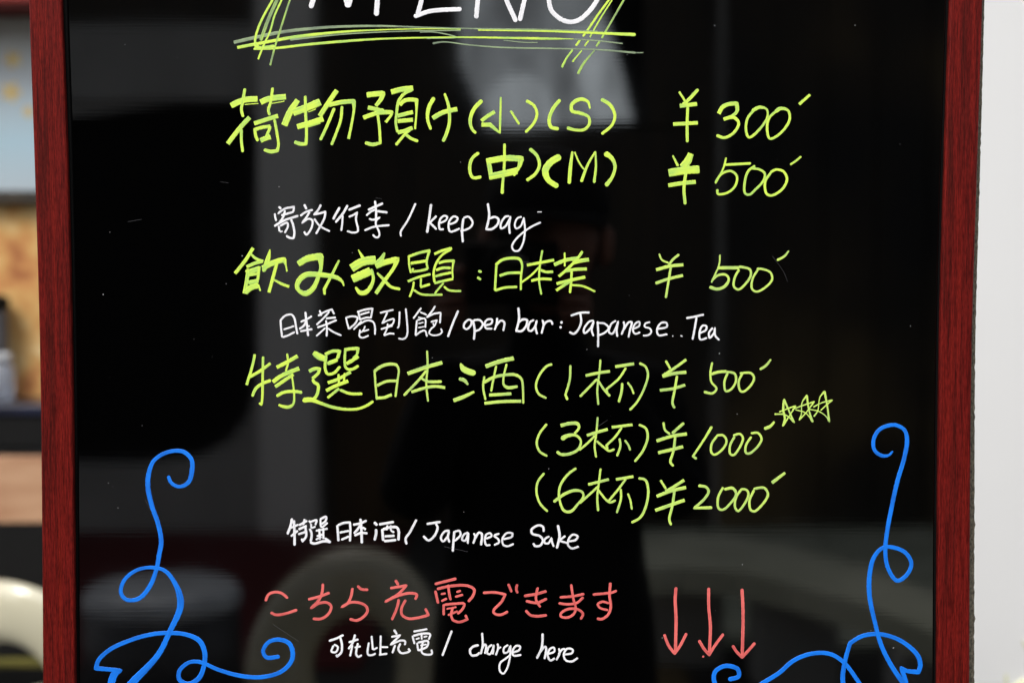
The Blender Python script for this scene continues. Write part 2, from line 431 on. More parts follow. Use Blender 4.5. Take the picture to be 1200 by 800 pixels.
char('kanji', 'large yellow-green kanji for deposit', 'Y', t, 'f44:148,163 220,153 292,148! 275,195,36 228,258,30', 'f34:158,272 225,286 298,303', 'f36:118,362 220,326 300,314 364,314! 364,335,24 315,402,24', '23:245,335 260,450 268,583! 200,597,32 132,580,28', 'f44:363,137 450,114 557,102', '26:550,112,32 480,150 430,215 410,330,22 405,420 420,492', 'f28:440,252 475,215,34 520,203 586,207! 586,300,18 573,462,18', 'f34:420,346 555,312', 'f34:420,392 555,380', 'f34:420,492 480,478 552,450', '24:535,462 480,512 403,602', '25:490,508 540,545 602,569')
char('kana', 'large yellow-green kana ke', 'Y', t, '32:742,182 695,270 683,370,26 712,466,22', 'f38:727,366 820,315 945,286', '26:832,146,20 868,260 875,400 850,500,28 818,572')
t = (540, 90, 5.715)
char('bracket', 'yellow-green opening bracket before the kanji for small', 'Y', t, '25:144,158 90,215 63,290,22 75,350,18 102,380,18')
char('kanji', 'yellow-green kanji for small', 'Y', t, 'f24:228,235 180,265 138,298', 'f27:138,323 195,322! 262,377,12! 264,300,14 268,137,12', '15:333,228 392,320')
char('bracket', 'yellow-green closing bracket after the kanji for small', 'Y', t, '22:436,160 490,195,18 510,250 490,310 432,374')
char('bracket', 'yellow-green opening bracket before the letter S', 'Y', t, '22:667,153 615,220 592,290 605,338 658,350')
char('letter', 'yellow-green capital S in brackets', 'Y', t, '18:866,216,10 850,168 800,152,24 745,185,22 745,230,22 800,245 855,270,18 860,320,18 825,355 770,358 710,342,22')
char('bracket', 'yellow-green closing bracket after the letter S', 'Y', t, '22:938,150 1000,190 1032,260,18 1012,325 942,386')
char('bracket', 'yellow-green opening bracket before the kanji for middle', 'Y', t, '20:122,508 75,550 60,620 80,675 139,672')
char('kanji', 'thick yellow-green kanji for middle', 'Y', t, 'f28:182,550 192,600 206,686', 'f38:172,568 300,546 404,550! 392,600,24 352,662,22', 'f42:190,670 300,648 378,630', '17:293,447 291,600 282,700 277,785,22')
char('bracket', 'yellow-green closing bracket after the kanji for middle', 'Y', t, '24:460,482 510,530,20 527,595 500,650 440,696')
char('bracket', 'thick yellow-green opening bracket before the letter M', 'Y', t, '42:670,532 600,575 566,630 585,690,34 652,738')
char('letter', 'yellow-green capital M in brackets', 'Y', t, '22:748,500,14 735,600 726,718', '11:762,503 790,570 825,622', '16:902,500,11 850,590 806,706,20', '14:902,500,11 905,600 893,712,18')
char('bracket', 'yellow-green closing bracket after the letter M', 'Y', t, '38:963,510 1010,545,26 1033,600,20 1015,670 970,732,28')
t = (770, 90, 5.333)
char('yen_sign', 'yellow-green yen sign of the small bag price', 'Y', t, '13:137,93 180,160', '20:258,78 200,142 158,178', 'f24:142,184 250,171', 'f22:100,298 255,289', '17:192,185 188,300 189,410')
char('digit', 'yellow-green digit 3 of the small bag price', 'Y', t, 'f24:385,232 410,190 450,172 497,168! 500,215,20 470,245,18 415,268,22', '20:415,265 480,256 510,290,17 480,350 420,382 370,366,20')
char('digit', 'first zero of the small bag price', 'Y', t, '15:605,210 565,262 556,340 575,380 640,330 690,250,12 685,205 640,192,20 592,216')
char('digit', 'second zero of the small bag price', 'Y', t, '15:745,215 700,260 688,330 705,388 770,355 828,270 818,212 770,200,22 738,222')
char('tick', 'yellow-green tick after the small bag price', 'Y', t, 'f18:888,174 957,112,15')
char('yen_sign', 'thick yellow-green yen sign of the middle bag price', 'Y', t, '16:97,492,10 132,560', 'f44:212,480,34 190,530 158,568', 'f46:72,602 180,585 265,580', 'f24:70,680 150,667 242,658', '18:180,600 168,700 176,798')
char('digit', 'yellow-green digit 5 of the middle bag price', 'Y', t, '11:432,505 415,570 364,668', '15:425,551 587,542', '14:364,664 400,610 460,590 498,620 490,680 440,725 380,732 377,702')
char('digit', 'first zero of the middle bag price', 'Y', t, '14:614,556 570,590 548,660 550,728 575,738 620,700 665,650 673,605 640,580 592,573')
char('digit', 'second zero of the middle bag price', 'Y', t, '15:712,598 676,655 684,730 715,743 785,700 812,640 790,593 745,581 708,598')
char('tick', 'yellow-green tick after the middle bag price', 'Y', t, '12:832,550 870,525 901,497')

# --- white line: keep bag
t = (315, 230, 10)
char('kanji', 'small white kanji for entrust', 'W', t, '25:115,120 145,150', '22:70,200 75,240 88,292', '24:105,208 150,170 200,142 295,125! 290,182', '24:190,165 170,240 120,318', '24:145,225 215,205 292,184', '26:63,352 180,285 347,230', '22:115,345 128,415', '23:130,350 215,312 225,350 185,432', '18:130,420 165,408', '26:262,270 288,350 300,440 286,490 245,487 203,462')
char('kanji', 'small white kanji for release', 'W', t, '25:415,92 442,155', '23:368,232 440,182 518,160', '23:480,180 440,250 390,312! 470,265 510,285 510,340 480,410 440,452 413,412', '24:612,96 580,160 530,215! 600,200 665,182! 650,260 600,360 552,442', '22:530,262 600,350 718,413')
char('kanji', 'small white kanji for going', 'W', t, '27:832,128 752,272', '26:926,103 870,200 782,308', '22:865,225 862,300 850,408', '26:932,162 1078,106', '22:935,242 980,226 1035,190! 1022,270 1045,380 1040,415 990,427 915,408')
t = (400, 220, 10)
char('kanji', 'small white kanji for plum', 'W', t, '24:395,152 408,300 402,395', '26:312,263 400,222 490,184', '23:395,258 350,280 292,327', '26:415,275 542,291', '22:322,365 375,376 450,348! 410,385 405,430 440,510 445,560 425,582 395,577 368,548', '23:270,502 380,460 567,439')
char('slash', 'white slash before the words keep bag', 'W', t, '22:872,182 780,380 696,520 700,572')
t = (485, 220, 8)
char('letter', 'white letter k of keep', 'W', t, '22:162,152 145,280 124,424', '19:214,264 150,328! 214,392')
char('letter', 'first white letter e of keep', 'W', t, '18:245,332 300,305 312,275 290,264 255,285 236,340 245,388 282,390')
char('letter', 'second white letter e of keep', 'W', t, '18:335,345 395,318 410,285 375,270 335,310 325,370 342,412 380,405 432,382')
char('letter', 'white letter p of keep', 'W', t, '20:465,285 452,400 460,513', '18:465,285 510,272 550,320 540,360 500,390 436,408')
char('letter', 'white letter b of bag', 'W', t, '20:693,146 706,260 680,390! 730,388 780,350 795,300 762,275 708,290')
char('letter', 'white letter a of bag', 'W', t, '18:895,268 860,272 815,340 818,382 855,365 890,310 906,272! 893,350 900,434')
char('letter', 'white letter g of bag', 'W', t, '16:1012,272 970,288 946,350 960,382 1000,362 1030,290', '17:1030,278 1042,400 1020,530 980,590 940,590 920,550 960,480 1040,408 1110,362 1192,324')
char('dash', 'tiny white dash above the word bag', 'W', t, '8:1158,228 1198,228')

# --- line 2
t = (270, 280, 10)
char('kanji', 'large yellow-green kanji for drink', 'Y', t, 'f38:268,105 180,245 55,405', '30:228,160,20 285,220 345,250 388,258', 'f38:190,328 290,285 380,262', 'f58:182,398 345,345', 'f42:215,350 190,500 165,640', 'f34:338,320 322,480', 'f30:210,428 335,405', 'f44:210,512 330,488', 'f64:172,628 240,572 330,545', '22:325,530 352,610', '50:464,122,14 445,220 388,385', 'f62:376,345 480,290 570,258 628,246! 648,300,24 664,382,20', 'f38:545,285 500,450 452,628', 'f32:512,478,20 600,527 690,560')
char('kana', 'large yellow-green kana mi', 'Y', t, 'f66:793,295 900,232,72 1053,205,76! 1062,330,40 1030,450,44 960,590,54 880,640,60 815,615,44 782,560,50 810,480,60 890,420,60 1000,415,56 1160,432,52 1250,455,46 1310,500,28 1332,552,14', '30:1275,248,24 1200,400 1100,590,34! 1105,655,26')
t = (350, 280, 10)
char('kanji', 'large thick yellow-green kanji for release', 'Y', t, '30:698,125,8 735,190 770,245', 'f92:618,345 750,268 905,245', 'f88:628,472 730,425 845,375', '34:850,350 876,470 832,580,46 780,628,52 720,630,48 665,562,22', 'f52:1008,160,20 970,235 900,300', 'f64:902,322 1000,280 1152,240! 1120,330,40 1000,500,42 905,640,44', '32:918,395,22 1000,480 1080,560 1192,590')
t = (460, 280, 10)
char('kanji', 'yellow-green kanji for topic', 'Y', t, '22:190,188 195,300 215,402', 'f30:200,203 310,165 432,137! 400,270,24 412,350', 'f32:212,287 400,258', '24:237,340 235,385! 330,372,28 418,350', 'f28:180,498 300,450 446,412', '24:250,500 240,570 200,682', '22:335,455 330,565', '28:325,567 442,530', '24:245,595 330,645 440,656 588,652', 'f30:490,178 600,132 697,108', '26:690,118,30 580,190 510,290 482,400 493,512', 'f30:540,283 620,262 718,256! 702,350,20 707,460,20', 'f30:510,368 580,342 682,340', 'f28:500,440 600,412 690,395', 'f28:490,518 600,492 712,468', '22:600,515 560,560 493,642', '25:600,555 660,600 806,612')
char('colon', 'yellow-green colon after the kanji for topic', 'Y', t, '30:1003,373 1045,390', '28:993,447 1037,480')
t = (570, 280, 8)
char('kanji', 'yellow-green kanji for sun before the tea', 'Y', t, '20:95,245 88,350 80,485', '26:85,245 150,197 240,180 310,190 335,240,20 325,350,18 323,480,18', 'f24:124,346 200,322 318,317', '22:80,485 170,457 290,450')
char('kanji', 'yellow-green kanji for origin before the tea', 'Y', t, '18:525,106 502,250 495,400 515,522', 'f25:380,246 520,220 635,198', '18:495,265 420,340 330,408', 'f24:508,293 560,310 625,308', 'f24:420,392 500,375 613,378')
char('kanji', 'yellow-green kanji for tea', 'Y', t, 'f32:635,243 740,200 860,180', 'f34:812,225 880,206 962,194', '16:734,126 735,258', 'f24:902,116 850,190 740,300 678,352', 'f28:740,302 840,286 942,282', '22:800,300 795,400 783,507', 'f28:658,420 790,387 927,358', 'f25:780,400 655,483', '19:800,432 900,442 1022,494')
t = (755, 280, 6.667)
char('yen_sign', 'yellow-green yen sign of the tea price', 'P', t, '14:115,115 140,165 190,188', '18:273,120 220,165 188,208', 'f24:92,242 200,213 306,202', 'f22:88,347 190,312 303,285', '17:208,215 190,330 168,462')
char('digit', 'yellow-green digit 5 of the tea price', 'P', t, '12:592,122 585,200 524,342', 'f24:578,226 742,226', '18:528,325 570,287 635,280 660,312 635,365,22 575,392,22 508,375,24')
char('digit', 'first zero of the tea price', 'P', t, '17:742,238 708,300 700,370 735,395 790,352 832,285 825,238 738,216,20')
char('digit', 'second zero of the tea price', 'P', t, '16:888,240 847,310 842,390 880,412 960,367 1000,312 985,262 930,237 878,232,18')
char('tick', 'yellow-green tick after the tea price', 'P', t, '16:1036,168,18 1095,135 1130,92,12')

# --- white line: open bar
t = (320, 345, 10)
char('kanji', 'small white kanji for sun beside open bar', 'W', t, '22:88,290 93,380 107,502', '22:90,300 140,250 215,236 250,280 270,380 286,467', '20:122,413 250,368', '22:107,500 170,482 257,438')
char('kanji', 'small white kanji for origin beside open bar', 'W', t, '24:378,202 395,340 412,488', '22:322,322 400,287 457,253', '24:390,300 365,360 307,407', '18:390,370 432,370', '24:318,432 462,405')
char('kanji', 'small white kanji for tea', 'W', t, '22:545,183 567,252', '21:528,252 600,207 690,175! 717,233', '21:660,200 600,270 508,357', '22:618,281 737,270', '22:518,387 620,352 748,299', '22:620,300 632,400 628,493', '20:615,390 506,488', '20:640,395 700,435 802,482')
char('kanji', 'small white kanji for drink up', 'W', t, '19:853,263 870,340 890,408', '21:858,270 930,256 988,272 970,330 890,405', '22:985,207 1080,177 1166,165! 1145,282,19', '21:998,200 1020,300', '20:1022,237 1132,205', '20:1010,297 1090,272 1142,272', '20:1040,310 943,412', '20:1000,355 1100,305 1170,320 1193,370 1195,473', '18:1082,368 1050,430 1018,445', '19:1020,408 1014,490 1050,506 1122,480', '18:1058,432 1127,410')
t = (430, 345, 10)
char('kanji', 'small white kanji for arrive', 'W', t, '20:152,216 312,180', '19:240,210 180,337! 250,302 315,288 300,348 250,368', '18:245,340 235,400 200,477', '20:162,407 302,365', '20:197,482 270,457 323,462', '20:383,198 380,300 366,388 352,384', '20:455,162 470,320 475,450 455,505 420,522 366,515')
char('kanji', 'small white kanji for sated', 'W', t, '20:637,157 590,220 543,282', '18:622,205 702,240', '16:598,265 660,280', '20:585,300 570,482', '19:590,300 680,285 685,390', '15:600,342 665,326', '15:600,388 680,375', '20:568,482 640,430 680,425 706,492', '21:802,133 760,200 703,267! 790,225 865,214! 856,338', '18:748,322 822,300! 790,370 755,400 730,450 760,475 840,472 880,440 866,398', '15:775,330 783,365')
char('slash', 'white slash before the words open bar', 'W', t, '24:1072,187 1010,330 948,498')
t = (530, 345, 8)
char('letter', 'white letter o of open', 'W', t, '18:152,233 115,270 110,310 135,325 175,288 178,245 148,233')
char('letter', 'white letter p of open', 'W', t, '20:193,237 210,330 203,424', '18:200,241 258,241 286,275 260,325 213,345')
char('letter', 'white letter e of open', 'W', t, '18:300,292 368,270 372,236 330,236 305,270 315,315 377,320')
char('letter', 'white letter n of open', 'W', t, '18:422,218 415,280 396,334', '18:412,292 455,246 487,260 478,343')
char('letter', 'white letter b of bar', 'W', t, '20:620,122 626,230 600,342! 650,342 695,290 700,240 660,235 613,268')
char('letter', 'white letter a of bar', 'W', t, '18:768,238 730,260 712,330 740,342 780,290 792,245! 780,310 797,373')
char('letter', 'white letter r of bar', 'W', t, '18:845,237 856,280 837,368', '18:850,300 885,256 925,250 942,284')
char('colon', 'white colon after the word bar', 'W', t, '24:1012,258 1036,266', '22:1005,310 1027,304')
t = (660, 345, 6)
char('letter', 'white capital J of the Japanese tea line', 'W', t, '14:52,150 120,129 187,127', '14:120,130 127,190 110,240 75,276 42,263')
char('letter', 'first white letter a in the Japanese tea line', 'W', t, '13:217,184 185,190 145,245 150,272 190,240 215,192! 201,250 213,293')
char('letter', 'white letter p in the Japanese tea line', 'W', t, '14:242,188 246,270 245,371', '13:245,200 290,205 320,235 290,270 245,287')
char('letter', 'second white letter a in the Japanese tea line', 'W', t, '13:372,184 340,205 322,265 345,276 375,225 387,190! 376,250 381,298')
char('letter', 'white letter n in the Japanese tea line', 'W', t, '13:425,188 430,225 410,283', '13:425,250 460,196 482,195 470,250 459,302')
char('letter', 'white letter e in the Japanese tea line', 'W', t, '12:495,242 535,220 535,193 508,203 490,250 505,276 542,265')
char('letter', 'white letter s in the Japanese tea line', 'W', t, '12:612,194 580,203 572,225 610,240 620,262 600,285 560,290')
char('letter', 'last white letter e in the Japanese tea line', 'W', t, '13:665,242 728,227 727,202 690,200 660,245 670,285 733,280')
char('dots', 'two tiny white dots before the word Tea', 'W', t, '8:767,291 774,293', '8:824,288 839,295')
char('letter', 'white capital T of Tea', 'W', t, '14:865,167 930,155 990,141', '14:938,160 925,240 909,318')
char('letter', 'white letter e of Tea', 'W', t, '13:960,272 1003,250 1006,222 980,220 958,270 965,316 1012,305')
char('letter', 'white letter a of Tea', 'W', t, '13:1052,233 1025,270 1030,305 1060,270 1066,235! 1070,290 1098,321')

# --- line 3
t = (280, 405, 10)
char('kanji', 'large yellow-green kanji for special', 'Y', t, 'f30:187,100 160,230 90,460', 'f34:130,365 250,295 372,205,30', '36:156,595,30 200,500 280,442 377,405', '28:283,125 278,400 275,600 265,690,26! 235,668', '24:565,90 576,200 548,300', 'f42:442,255 560,195 690,120', 'f46:398,425 500,352 708,265', 'f38:425,482 540,402 640,335', '23:617,330 635,450 648,580 638,680,28 590,717,36 530,715,34 462,690,24', '36:440,592 520,548 640,535 743,548,34')
t = (350, 400, 10)
char('kanji', 'large yellow-green kanji for choose', 'Y', t, 'f62:172,130,50 250,182,74 320,205,60', 'f36:310,152 400,115 482,115! 455,200,34', '44:335,262 460,212', '32:322,160 312,320 340,380 410,372 488,292', 'f36:535,100 600,88 696,82! 683,150,26 640,195', 'f40:560,262 620,228 702,173', '28:547,95 540,200 550,300 590,330,32 650,317 704,282', 'f36:342,485 450,447 612,358', 'f38:322,578 430,522 582,463', '26:467,380 475,525', '24:540,368 530,480', 'f30:475,550 340,660', '31:480,565 600,610 748,613', 'f40:122,350 190,320 243,322! 230,370,36 160,435,34', '36:160,440 185,480 228,510 228,580 200,650 150,692', '56:45,690 150,684,52 250,720,36 400,770,34 560,795,30 700,787,30 800,750 877,698')
t = (430, 410, 10)
char('kanji', 'yellow-green kanji for sun before sake', 'P', t, '23:90,250 100,400 116,585', '34:82,252 180,187 270,166 345,177,30 372,230,24 357,370,23 334,552,25', 'f30:118,417 230,368 348,362', 'f32:118,562 200,557 292,523')
char('kanji', 'yellow-green kanji for origin before sake', 'P', t, '22:705,6 711,200 696,400 716,604', 'f42:476,278 700,200 884,148', '28:700,240 600,360 432,534', '32:640,335,24 720,370 878,371', 'f32:522,492 700,440 810,427 917,442')
t = (530, 410, 10)
char('kanji', 'yellow-green kanji for sake', 'P', t, '40:95,155,16 130,220,62 200,255,66 275,275,60', '40:75,335,34 140,355 186,408,22', 'f42:14,592 130,550 258,488,26', 'f46:390,193 550,137 721,97', '23:516,183 485,330 455,487', '23:638,160 600,330 607,410,26 650,440,36 768,427,30', '24:378,306 362,430 391,585', '34:370,382 480,322 620,292 740,292,34 810,340,28 830,480,23 832,628,23', 'f34:433,527 560,521 692,512', 'f34:377,625 600,603 807,600')
t = (615, 410, 8)
char('bracket', 'yellow-green opening bracket of the one-cup line', 'P', t, '22:258,133 205,152 130,250,20 105,340 130,410 203,452')
char('digit', 'yellow-green digit 1 of the one-cup line', 'P', t, '20:428,140 421,280 381,420! 402,468,24')
char('kanji', 'yellow-green kanji for cup in the one-cup line', 'P', t, '18:710,88 701,200 680,380 690,514', 'f25:570,240 700,213 798,200', '21:680,270 600,352 516,438', '20:680,275 750,380 800,433,24', 'f27:848,157 1024,129', '20:950,165 880,270 766,368! 772,402', '22:915,308 905,400 880,490', '18:963,302 1000,355 1022,412')
char('bracket', 'yellow-green closing bracket of the one-cup line', 'P', t, '24:1072,123 1130,155,20 1155,230 1120,360 1050,490 982,564,22')
t = (765, 410, 8)
char('yen_sign', 'yellow-green yen sign of the one-cup price', 'P', t, '21:120,98 165,178', 'f24:314,90 200,172 92,243', 'f29:90,247 200,220 315,208', 'f25:66,378 190,362 304,328', '22:228,240 205,380 185,500 205,545')
char('digit', 'yellow-green digit 5 of the one-cup price', 'P', t, '19:558,114 540,220 550,300 597,362 560,405,22 478,392,24', 'f25:548,227 620,206 690,200')
char('digit', 'first zero of the one-cup price', 'P', t, '20:702,215 671,300 685,385 732,370 780,290 767,222 688,204')
char('digit', 'second zero of the one-cup price', 'P', t, '20:842,215 805,300 820,382 850,390 920,330 950,262 920,217 815,218')
char('tick', 'yellow-green tick after the one-cup price', 'P', t, '22:1002,184 1060,147 1108,86,16')
t = (615, 480, 8)
char('bracket', 'yellow-green opening bracket of the three-cup line', 'P', t, '20:208,131 140,220 112,310 140,390 212,434')
char('digit', 'yellow-green digit 3 of the three-cup line', 'P', t, 'f30:336,148 430,127 495,132 508,168,22 468,222', '44:342,275 400,243,34 480,240,24 525,290,20 500,370,24 420,412,26 340,417 298,390')
char('kanji', 'yellow-green kanji for cup in the three-cup line', 'P', t, '18:684,66 671,220 655,340 669,446', 'f26:582,240 680,210 778,182', '20:660,240 580,320 508,379', '20:670,290 740,350 790,385 842,368', 'f24:815,164 920,151 1010,140', '20:910,165 850,250 766,333! 776,368', '20:888,266 896,340 864,436', '18:936,283 970,330 990,380')
char('bracket', 'yellow-green closing bracket of the three-cup line', 'P', t, '21:1068,138 1135,175 1152,260 1110,380 1030,486')
t = (765, 480, 8)
char('yen_sign', 'yellow-green yen sign of the three-cup price', 'P', t, '20:100,115 115,190 162,227', '25:294,122 180,222', 'f29:35,292 180,247 320,226', 'f28:50,403 180,372 284,345', '22:212,250 190,400 165,490 195,528')
char('digit', 'yellow-green digit 1 of the three-cup price', 'P', t, '20:555,155,24 480,280 376,435! 412,460,24')
char('digit', 'first zero of the three-cup price', 'P', t, '20:602,245 552,320 550,400 580,420 660,362 692,292 660,240 595,240')
char('digit', 'second zero of the three-cup price', 'P', t, '20:768,250 726,330 725,410 755,425 820,342 845,262 815,226 752,242')
char('digit', 'third zero of the three-cup price', 'P', t, '20:925,250 875,330 872,400 902,410 985,342 1020,272 985,217 918,220')
char('tick', 'yellow-green tick after the three-cup price', 'P', t, '26:1043,178,30 1100,155 1142,110,18')
t = (890, 440, 11.43)
char('star', 'first small hand-drawn green star', 'P', t, '16:200,515,30 240,515,18 330,520 400,560 462,625,26! 400,480,22 330,320,28! 318,450 340,580 316,670,26! 400,540,14 485,405,22! 380,440,16 262,487')
char('star', 'second small hand-drawn green star', 'P', t, '15:480,455 600,490 660,540 712,618,28! 660,450,20 635,268,28! 570,360,14 560,520 533,592,20! 620,500,14 733,348,20! 600,392,16 440,452')
char('star', 'third small hand-drawn green star', 'P', t, '14:670,450 800,480 900,555 935,615,26! 910,420,22 872,212,28! 810,290,14 780,470 728,548,22', '14:820,465 900,390 975,328,20! 830,365,14 720,422,18')
t = (615, 540, 8)
char('bracket', 'yellow-green opening bracket of the six-cup line', 'P', t, '20:184,111 125,190 110,290 145,400 215,473')
char('digit', 'yellow-green digit 6 of the six-cup line', 'P', t, '22:484,65 400,130 330,240 325,360,20 370,465,24 430,472,26 500,400,20 550,330 535,287 470,275,26 380,305,26 270,383,26')
char('kanji', 'yellow-green kanji for cup in the six-cup line', 'P', t, '18:711,68 695,200 680,340 688,468,22', 'f24:594,220 788,171', '20:690,235 620,300 514,396', '20:680,260 760,360 800,387 854,366', 'f24:855,172 1018,145', '20:950,165 880,260 782,378', '20:900,260 902,350 862,486', '18:966,301 990,370 1004,454')
char('bracket', 'yellow-green closing bracket of the six-cup line', 'P', t, '22:1064,160 1130,177 1158,280 1130,440 1080,530 1000,577')
t = (765, 540, 7.06)
char('yen_sign', 'yellow-green yen sign of the six-cup price', 'P', t, '18:63,156 110,232', 'f23:260,157 170,215 105,252', 'f26:32,292 150,247 275,218', 'f26:20,408 150,362 264,323', '20:180,245 160,380 137,480 152,530')
char('digit', 'yellow-green digit 2 of the six-cup price', 'P', t, '24:376,203 440,215,20 462,250 430,310 343,388! 492,385,24')
char('digit', 'first zero of the six-cup price', 'P', t, '19:583,215 541,300 545,390 580,402 650,340 690,272 662,225,22 590,234,22')
char('digit', 'second zero of the six-cup price', 'P', t, '18:737,228 690,300 680,380 705,413 760,352 792,272 772,237 728,232')
char('digit', 'third zero of the six-cup price', 'P', t, '19:838,238 800,330 810,402 840,416 920,342 953,272 920,222 832,230')
char('tick', 'yellow-green tick after the six-cup price', 'P', t, 'f26:985,180 1096,96,20')

# --- white line: sake
t = (330, 595, 10)
char('kanji', 'small thick white kanji for special', 'W', t, '28:122,118 110,190 68,308', '24:100,235 200,192', '24:108,332 192,262', '28:145,140 152,300 152,440', '24:270,125 252,200', '24:203,202 302,147', '26:198,250 297,207', '25:193,307 302,272', '27:278,220 287,330 245,388! 236,355')
char('kanji', 'small thick white kanji for choose', 'W', t, '24:318,145 345,175', '23:338,162 410,142 395,200', '21:345,180 352,230 400,215', '25:448,132 522,102 515,150 462,190', '23:455,130 467,220 542,170', '25:400,265 542,240', '24:410,330 500,302', '24:440,240 450,372', '24:490,230 490,362', '26:328,240 350,290 350,350 338,392', '27:333,397 380,415 500,387 578,400', '22:400,370 470,335', '26:505,350 577,402')
char('kanji', 'small white kanji for sun beside sake', 'W', t, '26:653,198 667,388', '26:655,205 720,177 800,167! 806,250 801,390', '24:678,287 792,265', '24:698,372 792,330')
char('kanji', 'small white kanji for origin beside sake', 'W', t, '28:925,122 935,250 941,413', '26:836,197 930,176 998,144', '26:920,200 890,250 846,298', '26:945,225 988,252', '26:852,322 930,292 1008,296')
t = (410, 590, 8.571)
char('kanji', 'small white kanji for sake', 'W', t, '26:242,182 276,217', '25:260,252 265,290 248,368', '24:292,207 443,182', '25:325,250 335,372', '25:330,260 400,237 470,237 490,270 488,368', '19:377,213 370,265', '19:410,213 416,268 447,287', '22:348,327 452,320', '24:343,374 400,370 467,362')
char('slash', 'white slash before the words Japanese Sake', 'W', t, '22:670,157 600,290 560,350 570,408')
char('letter', 'white capital J of the sake line', 'W', t, '22:771,203 912,181', '22:865,200 881,240 850,320 790,367 736,322')
char('letter', 'first white letter a of the sake line', 'W', t, '20:1003,268 950,280 915,345 935,376 980,330 996,280! 986,340 1002,388')
char('letter', 'white letter p of the sake line', 'W', t, '22:1050,272 1041,380 1034,479', '20:1050,280 1100,272 1112,310 1055,372')
t = (540, 595, 8)
char('letter', 'second white letter a of the sake line', 'W', t, '18:72,228 30,248 12,295 40,305 72,238! 65,334')
char('letter', 'white letter n of the sake line', 'W', t, '18:122,232 135,270 116,334', '20:130,292 170,231 196,242 190,349')
char('letter', 'white letter e beside the s of the sake line', 'W', t, '18:235,287 288,262 276,236 240,247 225,300 240,346 278,345')
char('letter', 'white letter s of the sake line', 'W', t, '18:363,237 315,260 350,290 358,320 312,347')
char('letter', 'last white letter e of the sake line', 'W', t, '18:395,292 478,268 482,237 430,235 390,290 400,345 440,357 498,334')
char('letter', 'white capital S of Sake', 'W', t, '20:778,223 770,177 730,162 665,200 670,240 740,262 770,302 745,350 700,357 678,327')
char('letter', 'white letter a of Sake', 'W', t, '18:832,263 790,290 785,325 820,330 850,282! 856,320 873,363')
char('letter', 'white letter k of Sake', 'W', t, '22:910,157 926,260 900,378', '18:982,258 920,306! 1000,327')
char('letter', 'white letter e of Sake', 'W', t, '18:1010,312 1078,297 1095,263 1050,250 1012,290 1005,345 1040,377 1108,360')

# --- coral line
t = (300, 670, 8)
char('kana', 'coral kana ko', 'K', t, '24:88,272 120,207 175,187 240,197 300,245', '24:136,377 190,400 280,387 388,352')
char('kana', 'coral kana chi', 'K', t, '24:628,106 620,190 590,260 516,338! 590,292 670,287 705,322 680,390 610,437 531,436', '24:488,256 590,230 692,192')
char('kana', 'coral kana ra', 'K', t, '24:906,147 890,230 860,290 802,328! 880,285 960,285 1030,317 1045,365 1000,425 940,452 876,438', '25:948,127 990,160 1053,165')
t = (440, 670, 8)
char('kanji', 'coral kanji for fill', 'K', t, '25:187,71 215,122', '24:137,151 210,139 290,125! 220,200 92,277! 200,225 320,197 388,212 372,258', '24:220,252 200,340 153,449', '24:285,257 245,340 250,400 310,435 400,427 497,402! 467,338')
char('kanji', 'coral kanji for electricity', 'K', t, '24:555,112 760,60', '23:560,172 588,293', '24:575,158 700,131 860,127 925,162 915,220 868,277', '22:683,115 690,190 706,263', '19:613,206 660,199', '20:617,272 672,245', '20:758,187 802,174', '20:747,232 822,210', '22:640,298 640,403', '22:645,305 740,296 832,297 820,340 768,392', '15:665,345 760,326', '19:678,403 772,364', '22:727,328 710,400 730,450 790,467 862,442! 842,398')
t = (580, 670, 8)
char('kana', 'coral kana de', 'K', t, '23:-113,194 0,190 98,209! 60,280 -10,355 -8,383 50,400 124,368', '22:125,107 157,188', '22:210,112 200,160 215,198')
char('kana', 'coral kana ki', 'K', t, '24:272,224 380,206 486,178', '24:290,270 390,287 489,248', '22:404,141 385,220 390,270 427,328', '24:286,356 330,400 390,413 488,403')
char('kana', 'coral kana ma', 'K', t, '22:607,236 730,226 839,204', '22:597,290 680,301 770,286 831,233', '22:714,112 735,250 757,340 740,390 680,425 620,415 620,385 690,345 780,350 825,390 803,443')
char('kana', 'coral kana su', 'K', t, '22:916,211 1040,198 1100,190 1143,172', '24:1083,96 1075,220 1086,330 1060,400 1000,440 955,434', '20:1070,292 1010,277 965,300 985,335 1062,356')
t = (770, 680, 8)
char('arrow', 'left coral arrow pointing down', 'K', t, '28:178,60 170,180 178,350 172,684', '26:66,500 110,610 165,682! 210,620 278,490')
char('arrow', 'middle coral arrow pointing down', 'K', t, '27:484,65 485,250 500,420 490,694', '26:390,556 450,650 490,694! 540,610 624,496')
char('arrow', 'right coral arrow pointing down', 'K', t, '28:797,74 807,330 798,716', '26:706,604 750,670 798,717! 850,660 920,580')
char('dot', 'tiny coral dot left of the middle arrow', 'K', t, '20:425,705 440,715')

